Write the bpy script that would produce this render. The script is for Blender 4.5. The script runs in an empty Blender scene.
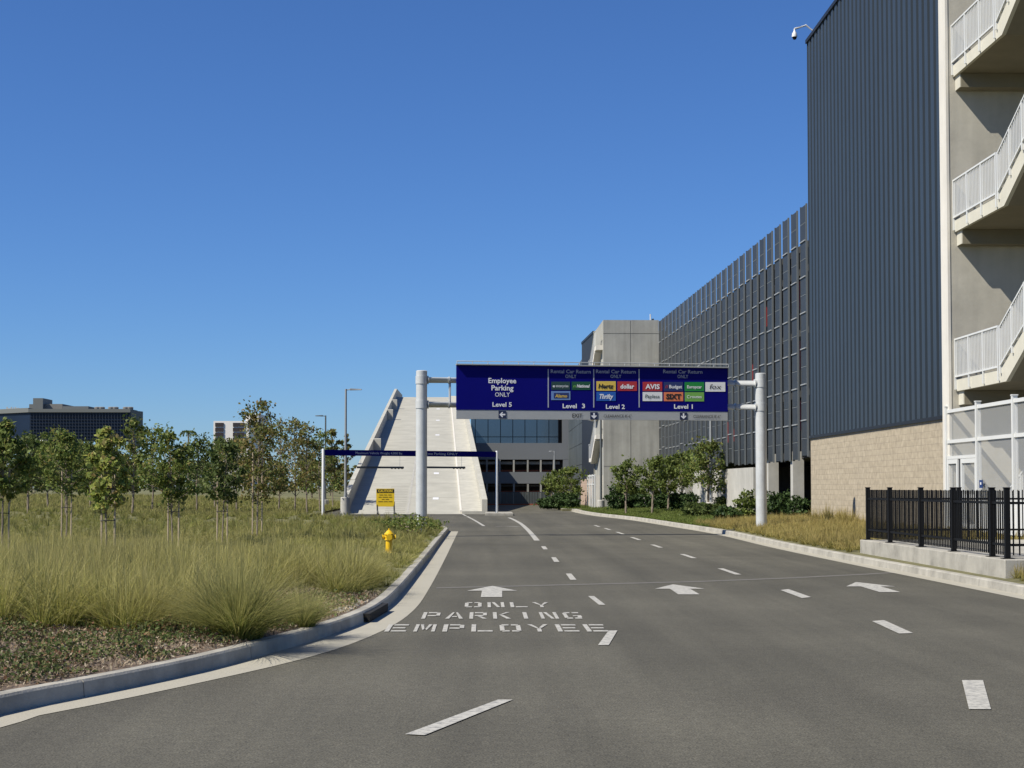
import bpy, bmesh, math, random
import numpy as np
from mathutils import Vector, Matrix
random.seed(7); rng = np.random.default_rng(7)
R = math.radians
SC = bpy.context.scene
COL = SC.collection
F = 1540.0; CAMH = 1.75; PPY = 428.0; PITCH = math.atan((487-PPY)/F); YAW = math.atan(30/(F*math.cos(PITCH)+(487-PPY)*math.sin(PITCH)))

# ---------------------------------------------------------------- camera maths used for measuring the photograph
def ray(px, py):
    x = px-512.0; v = PPY-py
    y = F*math.cos(PITCH) - v*math.sin(PITCH); z = F*math.sin(PITCH) + v*math.cos(PITCH)
    c, s = math.cos(YAW), math.sin(YAW)
    return Vector((x*c + y*s, -x*s + y*c, z))
def G(px, py, z=0.0):
    d = ray(px, py); t = (z-CAMH)/d.z
    return Vector((d.x*t, d.y*t, z))
def AY(px, py, Y):
    d = ray(px, py); t = Y/d.y
    return Vector((d.x*t, Y, CAMH+d.z*t))
def AX(px, py, X):
    d = ray(px, py); t = X/d.x
    return Vector((X, d.y*t, CAMH+d.z*t))
def XY(px, Y):
    return AY(px, 487, Y).x

# ---------------------------------------------------------------- materials
KA = .85
def nt(m): return m.node_tree.nodes, m.node_tree.links
def mat(name, col, rough=0.8, metal=0.0, var=0.0, scale=3.0, bump=0.0, bscale=30.0, streak=0.0, spec=0.5, alpha=None, col2=None, aniso=None):
    col = tuple(c*KA for c in col); col2 = tuple(c*KA for c in col2) if col2 else None
    m = bpy.data.materials.new(name); m.use_nodes = True
    N, L = nt(m); b = N['Principled BSDF']
    b.inputs['Base Color'].default_value = (*col, 1); b.inputs['Roughness'].default_value = rough
    b.inputs['Metallic'].default_value = metal; b.inputs['Specular IOR Level'].default_value = spec
    tc = N.new('ShaderNodeTexCoord')
    src = None
    if var > 0:
        mp = N.new('ShaderNodeMapping'); L.new(tc.outputs['Object'], mp.inputs[0])
        if aniso: mp.inputs['Scale'].default_value = aniso
        n = N.new('ShaderNodeTexNoise'); n.inputs['Scale'].default_value = scale; n.inputs['Detail'].default_value = 8
        n.inputs['Roughness'].default_value = 0.65
        L.new(mp.outputs[0], n.inputs['Vector'])
        r = N.new('ShaderNodeMapRange'); r.inputs[1].default_value = 0.3; r.inputs[2].default_value = 0.7
        L.new(n.outputs['Fac'], r.inputs[0])
        mx = N.new('ShaderNodeMix'); mx.data_type = 'RGBA'
        c2 = col2 or tuple(c*(1+var) for c in col); c1 = tuple(c*(1-var) for c in col) if not col2 else col
        mx.inputs[6].default_value = (*c1, 1); mx.inputs[7].default_value = (*c2, 1)
        L.new(r.outputs[0], mx.inputs[0]); src = mx.outputs[2]
        if streak > 0:
            mp2 = N.new('ShaderNodeMapping'); L.new(tc.outputs['Object'], mp2.inputs[0]); mp2.inputs['Scale'].default_value = (1.3, 1.3, 0.09)
            n2 = N.new('ShaderNodeTexNoise'); n2.inputs['Scale'].default_value = 1.6; n2.inputs['Detail'].default_value = 5
            L.new(mp2.outputs[0], n2.inputs['Vector'])
            r2 = N.new('ShaderNodeMapRange'); r2.inputs[1].default_value = 0.35; r2.inputs[2].default_value = 0.7
            r2.inputs[3].default_value = 1.0; r2.inputs[4].default_value = 1-streak
            L.new(n2.outputs['Fac'], r2.inputs[0])
            mm = N.new('ShaderNodeMix'); mm.data_type = 'RGBA'; mm.blend_type = 'MULTIPLY'; mm.inputs[0].default_value = 1
            L.new(src, mm.inputs[6]); L.new(r2.outputs[0], mm.inputs[7]); src = mm.outputs[2]
        L.new(src, b.inputs['Base Color'])
    if bump > 0:
        n3 = N.new('ShaderNodeTexNoise'); n3.inputs['Scale'].default_value = bscale; n3.inputs['Detail'].default_value = 6
        L.new(tc.outputs['Object'], n3.inputs['Vector'])
        bp = N.new('ShaderNodeBump'); bp.inputs['Strength'].default_value = bump; bp.inputs['Distance'].default_value = 0.02
        L.new(n3.outputs['Fac'], bp.inputs['Height']); L.new(bp.outputs[0], b.inputs['Normal'])
    if alpha is not None: b.inputs['Alpha'].default_value = alpha
    return m

def asphalt():
    m = bpy.data.materials.new('asphalt'); m.use_nodes = True; N, L = nt(m); b = N['Principled BSDF']
    tc = N.new('ShaderNodeTexCoord')
    def noise(scale, sx=(1,1,1), det=6, lo=.3, hi=.7, a=0., bb=1.):
        mp = N.new('ShaderNodeMapping'); mp.inputs['Scale'].default_value = sx; L.new(tc.outputs['Object'], mp.inputs[0])
        n = N.new('ShaderNodeTexNoise'); n.inputs['Scale'].default_value = scale; n.inputs['Detail'].default_value = det; L.new(mp.outputs[0], n.inputs['Vector'])
        r = N.new('ShaderNodeMapRange'); r.inputs[1].default_value = lo; r.inputs[2].default_value = hi; r.inputs[3].default_value = a; r.inputs[4].default_value = bb
        L.new(n.outputs['Fac'], r.inputs[0]); return r.outputs[0], n.outputs['Fac']
    base = N.new('ShaderNodeRGB'); base.outputs[0].default_value = (0.0945, 0.088, 0.067, 1)
    cur = base.outputs[0]
    for args in ((0.12, (1,1,1), 4, .35, .65, .86, 1.10), (0.9, (1, .05, 1), 4, .35, .7, .84, 1.10), (2.4, (1,.03,1), 3, .4, .65, .94, 1.05), (0.5,(1,1,1),5,.4,.65,.92,1.05),
                 (60., (1,1,1), 3, .3, .7, .55, 1.48), (22., (1,1,1), 4, .3, .7, .86, 1.14), (9., (1,1,1), 4, .3, .7, .90, 1.10)):
        o, _ = noise(*args)
        mm = N.new('ShaderNodeMix'); mm.data_type = 'RGBA'; mm.blend_type = 'MULTIPLY'; mm.inputs[0].default_value = 1
        L.new(cur, mm.inputs[6]); L.new(o, mm.inputs[7]); cur = mm.outputs[2]
    L.new(cur, b.inputs['Base Color']); b.inputs['Roughness'].default_value = 0.85; b.inputs['Specular IOR Level'].default_value = .3
    _, f = noise(70., (1,1,1), 4)
    bp = N.new('ShaderNodeBump'); bp.inputs['Strength'].default_value = .5; bp.inputs['Distance'].default_value = .012
    L.new(f, bp.inputs['Height']); L.new(bp.outputs[0], b.inputs['Normal'])
    return m

def paint_worn():
    m = mat('road_paint', (.50,.48,.42), .7, var=.15, scale=12)
    N, L = nt(m); b = N['Principled BSDF']
    tc = N.new('ShaderNodeTexCoord'); n = N.new('ShaderNodeTexNoise'); n.inputs['Scale'].default_value = 14; n.inputs['Detail'].default_value = 10
    n.inputs['Roughness'].default_value = .75
    L.new(tc.outputs['Object'], n.inputs['Vector'])
    r = N.new('ShaderNodeMapRange'); r.inputs[1].default_value = .36; r.inputs[2].default_value = .54; L.new(n.outputs['Fac'], r.inputs[0])
    old = b.inputs['Base Color'].links[0].from_socket
    mx = N.new('ShaderNodeMix'); mx.data_type = 'RGBA'; mx.inputs[6].default_value = (.20,.195,.18,1)
    L.new(r.outputs[0], mx.inputs[0]); L.new(old, mx.inputs[7]); L.new(mx.outputs[2], b.inputs['Base Color'])
    return m

def block_mat(name, c1, c2, mortar, sw, sh, axes='YZ', ms=.012):
    m = bpy.data.materials.new(name); m.use_nodes = True; N, L = nt(m); b = N['Principled BSDF']; b.inputs['Roughness'].default_value = .95
    tc = N.new('ShaderNodeTexCoord'); sp = N.new('ShaderNodeSeparateXYZ'); cb = N.new('ShaderNodeCombineXYZ')
    L.new(tc.outputs['Object'], sp.inputs[0]); L.new(sp.outputs['XYZ'.index(axes[0])], cb.inputs[0]); L.new(sp.outputs['XYZ'.index(axes[1])], cb.inputs[1])
    br = N.new('ShaderNodeTexBrick'); br.inputs['Scale'].default_value = 1
    br.inputs['Brick Width'].default_value = sw; br.inputs['Row Height'].default_value = sh; br.inputs['Mortar Size'].default_value = ms
    br.inputs['Color1'].default_value = (*c1,1); br.inputs['Color2'].default_value = (*c2,1); br.inputs['Mortar'].default_value = (*mortar,1)
    br.inputs['Bias'].default_value = 0
    L.new(cb.outputs[0], br.inputs['Vector'])
    n = N.new('ShaderNodeTexNoise'); n.inputs['Scale'].default_value = 5; n.inputs['Detail'].default_value = 8; L.new(tc.outputs['Object'], n.inputs['Vector'])
    r = N.new('ShaderNodeMapRange'); r.inputs[1].default_value=.3; r.inputs[2].default_value=.7; r.inputs[3].default_value=.82; r.inputs[4].default_value=1.15; L.new(n.outputs['Fac'], r.inputs[0])
    mm = N.new('ShaderNodeMix'); mm.data_type='RGBA'; mm.blend_type='MULTIPLY'; mm.inputs[0].default_value=1
    L.new(br.outputs['Color'], mm.inputs[6]); L.new(r.outputs[0], mm.inputs[7]); L.new(mm.outputs[2], b.inputs['Base Color'])
    bp = N.new('ShaderNodeBump'); bp.inputs['Strength'].default_value=.5; bp.inputs['Distance'].default_value=.01; bp.invert = True
    L.new(br.outputs['Fac'], bp.inputs['Height']); L.new(bp.outputs[0], b.inputs['Normal'])
    return m

def leaf_mat(name, cols, transl=.35, tip=None, tipcol=None):
    m = bpy.data.materials.new(name); m.use_nodes = True; N, L = nt(m)
    N.remove(N['Principled BSDF']); out = N['Material Output']
    g = N.new('ShaderNodeNewGeometry'); cr = N.new('ShaderNodeValToRGB')
    el = cr.color_ramp.elements
    while len(el) > 1: el.remove(el[0])
    for i, c in enumerate(cols):
        e = el[0] if i == 0 else el.new(i/(len(cols)-1)); e.position = i/(len(cols)-1); e.color = (*c, 1)
    L.new(g.outputs['Random Per Island'], cr.inputs[0]); c = cr.outputs[0]
    # large-scale drift of colour from plant to plant
    tc = N.new('ShaderNodeTexCoord'); n = N.new('ShaderNodeTexNoise'); n.inputs['Scale'].default_value = .35; n.inputs['Detail'].default_value = 4
    L.new(tc.outputs['Object'], n.inputs['Vector'])
    r = N.new('ShaderNodeMapRange'); r.inputs[1].default_value=.3; r.inputs[2].default_value=.7; r.inputs[3].default_value=.7; r.inputs[4].default_value=1.3; L.new(n.outputs['Fac'], r.inputs[0])
    mm = N.new('ShaderNodeMix'); mm.data_type='RGBA'; mm.blend_type='MULTIPLY'; mm.inputs[0].default_value=1
    L.new(c, mm.inputs[6]); L.new(r.outputs[0], mm.inputs[7]); c = mm.outputs[2]
    if tip:
        a = N.new('ShaderNodeAttribute'); a.attribute_name = 'tip'
        mx = N.new('ShaderNodeMix'); mx.data_type='RGBA'; L.new(a.outputs['Fac'], mx.inputs[0]); L.new(c, mx.inputs[6]); mx.inputs[7].default_value = (*tipcol,1); c = mx.outputs[2]
    d = N.new('ShaderNodeBsdfDiffuse'); t = N.new('ShaderNodeBsdfTranslucent'); s = N.new('ShaderNodeMixShader'); s.inputs[0].default_value = transl
    L.new(c, d.inputs[0]); L.new(c, t.inputs[0]); L.new(d.outputs[0], s.inputs[1]); L.new(t.outputs[0], s.inputs[2])
    gl = N.new('ShaderNodeBsdfGlossy'); gl.inputs['Roughness'].default_value = .6; gl.inputs['Color'].default_value=(.9,.9,.9,1)
    s2 = N.new('ShaderNodeMixShader'); s2.inputs[0].default_value = .012; L.new(s.outputs[0], s2.inputs[1]); L.new(gl.outputs[0], s2.inputs[2])
    L.new(s2.outputs[0], out.inputs[0]); return m

M = {}
M['asphalt'] = asphalt(); M['paint'] = paint_worn()
M['kerb'] = mat('kerb_concrete', (.43,.405,.345), .9, var=.16, scale=2.2, bump=.3, bscale=40, streak=.1)
def grime(m, lo=.35, hi=.62, dark=.55, sc=1.1):
    N, L = nt(m); b = N['Principled BSDF']; old = b.inputs['Base Color'].links[0].from_socket
    tc = N.new('ShaderNodeTexCoord'); n = N.new('ShaderNodeTexNoise'); n.inputs['Scale'].default_value = sc; n.inputs['Detail'].default_value = 10; n.inputs['Roughness'].default_value = .7
    L.new(tc.outputs['Object'], n.inputs['Vector']); r = N.new('ShaderNodeMapRange'); r.inputs[1].default_value = lo; r.inputs[2].default_value = hi; r.inputs[3].default_value = 1; r.inputs[4].default_value = dark
    L.new(n.outputs['Fac'], r.inputs[0]); mm = N.new('ShaderNodeMix'); mm.data_type='RGBA'; mm.blend_type='MULTIPLY'; mm.inputs[0].default_value=1
    L.new(old, mm.inputs[6]); L.new(r.outputs[0], mm.inputs[7]); L.new(mm.outputs[2], b.inputs['Base Color'])
grime(M['kerb'], .45, .72, .62, 1.3)
M['gutter'] = mat('gutter_concrete', (.44,.41,.33), .9, var=.22, scale=1.6, bump=.25, bscale=40)
grime(M['gutter'], .42, .70, .66, 1.6)
M['lightcon'] = mat('light_concrete', (.52,.50,.45), .9, var=.12, scale=1.2, bump=.2, bscale=20, streak=.2)
M['rampcon'] = mat('ramp_concrete', (.42,.405,.345), .9, var=.14, scale=.5, bump=.2, bscale=15, streak=.0)
M['rampside'] = mat('ramp_parapet_concrete', (.51,.49,.42), .9, var=.10, scale=.8, bump=.2, bscale=15, streak=.15)
M['towercon'] = mat('tower_concrete', (.44,.43,.38), .9, var=.13, scale=.5, bump=.15, bscale=12, streak=.28)
M['greycon'] = mat('grey_concrete', (.56,.525,.44), .9, var=.12, scale=.6, bump=.15, bscale=12, streak=.15)
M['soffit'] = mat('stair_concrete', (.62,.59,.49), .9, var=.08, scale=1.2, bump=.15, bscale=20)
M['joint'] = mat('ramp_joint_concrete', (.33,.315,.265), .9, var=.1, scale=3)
M['shadecon'] = mat('stair_concrete_painted_shade', (.24,.215,.155), .9, var=.10, scale=1.2, bump=.15, bscale=20)  # darker copy of the stair concrete, shade put into the colour
M['seam'] = mat('road_seam_asphalt', (.135,.127,.108), .9, var=.15, scale=5)
M['clad'] = mat('blue_grey_cladding', (.034,.048,.064), .5, metal=.0, var=.06, scale=.3, spec=.5)
M['clad_dark'] = mat('charcoal_cladding', (.014,.018,.024), .6, var=.1, scale=.5)
M['cladtrim'] = mat('dark_trim', (.012,.014,.018), .5)
M['cmu'] = block_mat('concrete_block', (.39,.33,.24), (.345,.29,.21), (.32,.27,.20), .41, .205)
M['cmu2'] = block_mat('pink_block', (.42,.31,.24), (.36,.27,.21), (.28,.22,.18), .41, .205)
M['white'] = mat('white_painted_steel', (.72,.72,.69), .45, var=.04, scale=2)
grime(M['towercon'], .45, .75, .78, .35); grime(M['greycon'], .45, .75, .80, .5)
M['whitew'] = mat('white_wall_paint', (.74,.70,.62), .8, var=.06, scale=1.2, streak=.1)
M['meshp'] = mat('white_perforated_mesh', (.72,.72,.69), .6, alpha=.30)
M['meshr'] = mat('white_rail_mesh', (.72,.72,.69), .6, alpha=.42)
M['black'] = mat('black_painted_steel', (.006,.006,.006), .6, spec=.2)
M['galv'] = mat('galvanised_steel', (.60,.61,.60), .5, metal=.15, var=.12, scale=2.0)
M['lamp'] = mat('grey_lamp_paint', (.33,.34,.34), .5, metal=.2, var=.05)
M['lampd'] = mat('dark_lamp_paint', (.10,.11,.11), .5)
M['blue'] = mat('sign_blue', (.003,.003,.15), .5, var=.05, scale=1.0, spec=.08)
M['bluedark'] = mat('sign_navy', (.012,.018,.06), .4)
M['signgrey'] = mat('sign_grey', (.36,.37,.37), .5, var=.04)
M['signwhite'] = mat('sign_white', (.80,.80,.82), .5)
M['signlite'] = mat('sign_pale_lettering', (.36,.38,.46), .5)
M['signblack'] = mat('sign_black', (.01,.01,.01), .5)
def flat(n, c): M[n] = mat(n, c, .45)
flat('plate_darkgreen', (.015,.05,.045)); flat('plate_green', (.005,.075,.03)); flat('plate_alamo', (.14,.24,.50)); flat('plate_yellow', (.72,.50,.08))
flat('plate_red', (.42,.025,.03)); flat('plate_blue', (.01,.10,.42)); flat('plate_navy', (.015,.03,.13)); flat('plate_bright_green', (.005,.22,.035))
flat('plate_white', (.75,.75,.75)); flat('plate_orange', (.72,.20,.08)); flat('plate_lightgreen', (.16,.38,.07)); flat('caution_yellow', (.85,.58,.015)); flat('caution_text', (.30,.20,.01))
M['dirt'] = mat('mulch_soil', (.16,.115,.08), .95, var=.45, scale=9, bump=.8, bscale=18)
M['field'] = mat('dry_field_soil', (.15,.145,.055), .95, var=.35, scale=1.4, bump=.6, bscale=8)
M['verge'] = mat('verge_soil', (.13,.12,.05), .95, var=.35, scale=3, bump=.6, bscale=12)
M['farland'] = mat('far_ground', (.13,.125,.05), .95, var=.3, scale=.05)
M['bark'] = mat('tree_bark', (.27,.22,.165), .95, var=.3, scale=12, bump=.5, bscale=40)
M['stake'] = mat('lodgepole_stake', (.50,.40,.28), .9, var=.2, scale=10)
M['rubber'] = mat('black_tree_tie', (.01,.01,.01), .6)
M['hydrant'] = mat('hydrant_yellow', (.80,.50,.01), .4, var=.05)
M['fin'] = mat('dark_perforated_fin', (.036,.040,.043), .5, metal=.0, var=.25, scale=.35, spec=.4)
M['finlite'] = mat('fin_side_sheet', (.10,.107,.108), .5, var=.2, scale=.3)
M['finret'] = mat('fin_return_metal', (.17,.185,.19), .5)
M['finedge'] = mat('fin_edge_metal', (.34,.35,.345), .5, metal=.1, var=.1, scale=.6)
M['slab'] = mat('garage_slab', (.22,.21,.19), .9, var=.1)
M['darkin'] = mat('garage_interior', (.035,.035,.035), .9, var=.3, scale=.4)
M['inbrown'] = mat('brown_inner_wall', (.13,.09,.07), .8, var=.4, scale=.6)
M['redpaint'] = mat('red_paint', (.30,.012,.015), .6)
M['orange'] = mat('rust_orange_panel', (.28,.07,.03), .7)
M['glassb'] = mat('blue_grey_glass', (.10,.15,.20), .12, metal=.55, var=.06, scale=.2, spec=.8)
M['glassd'] = mat('navy_glass', (.012,.022,.045), .4, var=.3, scale=.03, spec=.2)
M['spandrel'] = mat('grey_metal_spandrel', (.19,.20,.205), .6, var=.05, scale=.5)
M['screen'] = mat('grey_metal_screen', (.11,.125,.125), .5, metal=.3, var=.2, scale=.35)
M['hotelnavy'] = mat('navy_mullion', (.02,.03,.05), .5)
M['hotelgrey'] = mat('hotel_grey_band', (.15,.158,.15), .7)
M['hotelwhite'] = mat('white_render', (.95,.90,.82), .8)
M['brown'] = mat('brown_window', (.045,.032,.028), .5)
M['dark'] = mat('dark_void', (.006,.006,.006), .9)
M['signbl'] = mat('small_blue_sign', (.01,.04,.16), .5)
M['oak'] = leaf_mat('young_tree_leaf', [(0.072, 0.114, 0.026), (0.139, 0.186, 0.044), (0.216, 0.252, 0.066), (0.102, 0.144, 0.033), (0.276, 0.24, 0.076)], .4)
M['oakdark'] = leaf_mat('dark_tree_leaf', [(0.046, 0.073, 0.023), (0.089, 0.125, 0.034), (0.146, 0.177, 0.052), (0.062, 0.094, 0.027)], .4)
M['rust'] = leaf_mat('olive_rust_leaf', [(0.109, 0.137, 0.039), (0.186, 0.175, 0.049), (0.251, 0.175, 0.066), (0.087, 0.115, 0.03), (0.186, 0.202, 0.055)], .4)
M['yellowg'] = leaf_mat('yellow_green_leaf', [(0.15, 0.205, 0.041), (0.287, 0.341, 0.082), (0.45, 0.45, 0.123), (0.177, 0.238, 0.055), (0.369, 0.259, 0.109)], .45)
M['park'] = leaf_mat('roadside_tree_leaf', [(0.071, 0.109, 0.024), (0.131, 0.17, 0.037), (0.197, 0.229, 0.06), (0.087, 0.126, 0.029)], .4)
M['shrub'] = leaf_mat('shrub_leaf', [(0.025, 0.048, 0.017), (0.049, 0.084, 0.025), (0.077, 0.119, 0.036)], .25)
M['grass'] = leaf_mat('deer_grass_blade', [(0.167, 0.198, 0.031), (0.276, 0.281, 0.054), (0.414, 0.385, 0.108), (0.119, 0.156, 0.027), (0.454, 0.406, 0.154)], .4, True, (.42,.36,.16))
M['grassgreen'] = leaf_mat('tussock_blade', [(.09,.125,.025),(.14,.18,.035),(.24,.25,.06),(.34,.31,.10)], .4, True, (.42,.37,.16))
M['fieldgrass'] = leaf_mat('field_grass_blade', [(0.128, 0.173, 0.032), (0.204, 0.224, 0.05), (0.255, 0.245, 0.081), (0.093, 0.153, 0.025)], .4, True, (.32,.27,.11))
M['goldgrass'] = leaf_mat('golden_grass_blade', [(0.23, 0.216, 0.054), (0.306, 0.265, 0.077), (0.357, 0.304, 0.108), (0.153, 0.186, 0.041)], .4, True, (.44,.33,.13))
M['greengrass'] = leaf_mat('green_cover_blade', [(.065,.11,.018),(.10,.16,.026),(.15,.20,.04)], .4, True, (.19,.21,.06))
M['cover'] = leaf_mat('ground_cover_leaf', [(.055,.085,.025),(.12,.15,.045),(.07,.105,.03),(.20,.19,.08),(.22,.10,.065)], .3)
M['litter'] = leaf_mat('dry_litter', [(.23,.18,.12),(.32,.26,.18),(.17,.12,.08),(.40,.35,.26)], .1)

# ---------------------------------------------------------------- mesh helpers
class MB:
    def __init__(s): s.v = []; s.f = []; s.m = []; s.mats = []
    def mi(s, m):
        if m not in s.mats: s.mats.append(m)
        return s.mats.index(m)
    def add(s, vs, fs, m):
        o = len(s.v); s.v += [tuple(v) for v in vs]; k = s.mi(m)
        for f in fs: s.f.append(tuple(i+o for i in f)); s.m.append(k)
        return s
    def quad(s, a, b, c, d, m): return s.add([a,b,c,d], [(0,1,2,3)], m)
    def hexa(s, p, m):   # p: 4 bottom ccw, 4 top
        return s.add(p, [(3,2,1,0),(4,5,6,7),(0,1,5,4),(1,2,6,5),(2,3,7,6),(3,0,4,7)], m)
    def box(s, x0,x1,y0,y1,z0,z1, m):
        return s.hexa([(x0,y0,z0),(x1,y0,z0),(x1,y1,z0),(x0,y1,z0),(x0,y0,z1),(x1,y0,z1),(x1,y1,z1),(x0,y1,z1)], m)
    def obox(s, c, u, w, hu, hw, z0, z1, m):   # oriented box: centre (x,y), unit dirs u,w
        u = Vector((u[0],u[1],0)).normalized(); w = Vector((w[0],w[1],0)).normalized(); c = Vector((c[0],c[1],0))
        q = [c-u*hu-w*hw, c+u*hu-w*hw, c+u*hu+w*hw, c-u*hu+w*hw]
        if u.cross(w).z < 0: q.reverse()
        return s.hexa([(a.x,a.y,z0) for a in q]+[(a.x,a.y,z1) for a in q], m)
    def tube(s, pts, rad, m, n=12, cap=True):
        pts = [Vector(p) for p in pts]
        if not hasattr(rad, '__len__'): rad = [rad]*len(pts)
        vs = []; fs = []; ref = None
        for i, p in enumerate(pts):
            t = (pts[min(i+1,len(pts)-1)]-pts[max(i-1,0)]).normalized()
            if ref is None: ref = Vector((0,0,1)) if abs(t.z) < .9 else Vector((1,0,0))
            a = t.cross(ref).normalized(); b = t.cross(a).normalized(); ref = b.cross(t) if abs(b.cross(t).length) > .1 else ref
            ref = -b if False else ref
            for k in range(n):
                an = 2*math.pi*k/n; vs.append(p + (a*math.cos(an)+b*math.sin(an))*rad[i])
        for i in range(len(pts)-1):
            for k in range(n):
                fs.append((i*n+k, i*n+(k+1)%n, (i+1)*n+(k+1)%n, (i+1)*n+k))
        if cap: fs.append(tuple(range(n))[::-1]); fs.append(tuple((len(pts)-1)*n+k for k in range(n)))
        return s.add(vs, fs, m)
    def lathe(s, cx, cy, prof, m, n=20):   # prof: (r,z)
        vs = []; fs = []
        for r, z in prof:
            for k in range(n):
                a = 2*math.pi*k/n; vs.append((cx+r*math.cos(a), cy+r*math.sin(a), z))
        for i in range(len(prof)-1):
            for k in range(n): fs.append((i*n+k, i*n+(k+1)%n, (i+1)*n+(k+1)%n, (i+1)*n+k))
        fs.append(tuple(range(n))[::-1]); fs.append(tuple((len(prof)-1)*n+k for k in range(n)))
        return s.add(vs, fs, m)
    def prism(s, poly, ext, m):  # poly: list of Vector, ext Vector
        n = len(poly); e = Vector(ext); vs = [Vector(p) for p in poly]+[Vector(p)+e for p in poly]
        fs = [tuple(range(n)), tuple(range(2*n-1, n-1, -1))]+[(i,(i+1)%n,(i+1)%n+n,i+n)[::-1] for i in range(n)]
        return s.add(vs, fs, m)
    def build(s, name, parent=None, smooth=False, bevel=0):
        me = bpy.data.meshes.new(name); me.from_pydata(s.v, [], s.f); me.update()
        for m in s.mats: me.materials.append(M[m])
        me.polygons.foreach_set('material_index', s.m)
        bm = bmesh.new(); bm.from_mesh(me); bmesh.ops.recalc_face_normals(bm, faces=bm.faces[:]); bm.to_mesh(me); bm.free()
        if smooth:
            me.polygons.foreach_set('use_smooth', [True]*len(me.polygons)); me.set_sharp_from_angle(angle=R(40))
        o = bpy.data.objects.new(name, me); COL.objects.link(o)
        if bevel:
            b = o.modifiers.new('bevel','BEVEL'); b.width = bevel; b.segments = 2; b.limit_method = 'ANGLE'; b.angle_limit = R(50)
        if parent:
            o.parent = parent; w_ = Vector((0,0,0)); q_ = parent      # keep the parts in the thing's own space
            while q_ is not None: w_ = w_ + q_.location; q_ = q_.parent
            me.transform(Matrix.Translation(-w_))
        return o
def tag(o, label, cat, group=None):
    o['label'] = label; o['category'] = cat
    if group: o['group'] = group
    return o
def thing(name, label, cat, loc=(0,0,0), group=None):
    o = bpy.data.objects.new(name, None); o.location = loc; o.empty_display_size = .2; COL.objects.link(o); bpy.context.view_layer.update() if False else None
    return tag(o, label, cat, group)
def struct(o): o['kind'] = 'structure'; return o
def stuff(o, label=None, cat=None):
    o['kind'] = 'stuff'
    if label: o['label'] = label; o['category'] = cat
    return o

_tc = {}
def text_poly(txt, bold=0.0):
    key = (txt, bold)
    if key in _tc: return _tc[key]
    cu = bpy.data.curves.new('t', 'FONT'); cu.body = txt; cu.size = 1; cu.offset = bold; cu.resolution_u = 2
    ob = bpy.data.objects.new('t', cu); COL.objects.link(ob); dg = bpy.context.evaluated_depsgraph_get(); dg.update()
    me = bpy.data.meshes.new_from_object(ob.evaluated_get(dg))
    vs = [Vector(v.co) for v in me.vertices]; fs = [tuple(p.vertices) for p in me.polygons]
    COL.objects.unlink(ob); bpy.data.objects.remove(ob); bpy.data.curves.remove(cu); bpy.data.meshes.remove(me)
    _tc[key] = (vs, fs); return vs, fs
def put_text(mb, txt, centre, ux, uz, width, height, m, bold=0.0, shear=0.0, off=None):
    """flat lettering centred on a point, width x height (height = cap height; descenders hang below)"""
    vs, fs = text_poly(txt, bold)
    x0 = min(v.x for v in vs); x1 = max(v.x for v in vs)
    sx = width/(x1-x0); sz = height/0.70
    out = []
    for v in vs:
        z = (v.y)*sz - height/2
        out.append(Vector(centre) + ux*((v.x-(x0+x1)/2)*sx + shear*z) + uz*z)
    mb.add(out, fs, m)

# ---------------------------------------------------------------- world, sun, camera
SUN_EL = 48; A = 26      # sun on the left, A degrees behind the picture plane
sd = Vector((-math.cos(R(A))*math.cos(R(SUN_EL)), -math.sin(R(A))*math.cos(R(SUN_EL)), math.sin(R(SUN_EL))))
w = bpy.data.worlds.new('World'); SC.world = w; w.use_nodes = True
N, L = w.node_tree.nodes, w.node_tree.links
sky = N.new('ShaderNodeTexSky'); sky.sky_type = 'NISHITA'; sky.sun_disc = False; sky.sun_elevation = R(SUN_EL)
sky.sun_rotation = math.atan2(sd.x, sd.y); sky.altitude = 0; sky.air_density = 1.0; sky.dust_density = 0; sky.ozone_density = 10
tn = N.new('ShaderNodeMix'); tn.data_type = 'RGBA'; tn.blend_type = 'MULTIPLY'; tn.inputs[0].default_value = 1; tn.inputs[7].default_value = (.70,.87,1.11,1)
L.new(sky.outputs[0], tn.inputs[6]); L.new(tn.outputs[2], N['Background'].inputs[0]); N['Background'].inputs[1].default_value = .071
sl = bpy.data.lights.new('sun', 'SUN'); sl.energy = 4.9; sl.angle = R(.5); sl.color = (1,.945,.83)
so = bpy.data.objects.new('sun', sl); COL.objects.link(so); so.rotation_euler = (-sd).to_track_quat('-Z','Y').to_euler(); so.location = (-40,-20,60)
cam = bpy.data.cameras.new('camera'); co = bpy.data.objects.new('camera', cam); COL.objects.link(co); SC.camera = co
cam.sensor_width = 36; cam.lens = F*36/1024; cam.shift_y = (PPY-384)/1024; cam.clip_end = 6000; cam.clip_start = .1
co.location = (0,0,CAMH); co.rotation_euler = (math.pi/2+PITCH, 0, -YAW)
SC.view_settings.view_transform = 'Standard'; SC.view_settings.look = 'None'; SC.view_settings.exposure = .5; SC.view_settings.gamma = 1
SC.render.engine = 'CYCLES'; SC.cycles.use_denoising = True; SC.cycles.max_bounces = 6; SC.cycles.transparent_max_bounces = 12

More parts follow.
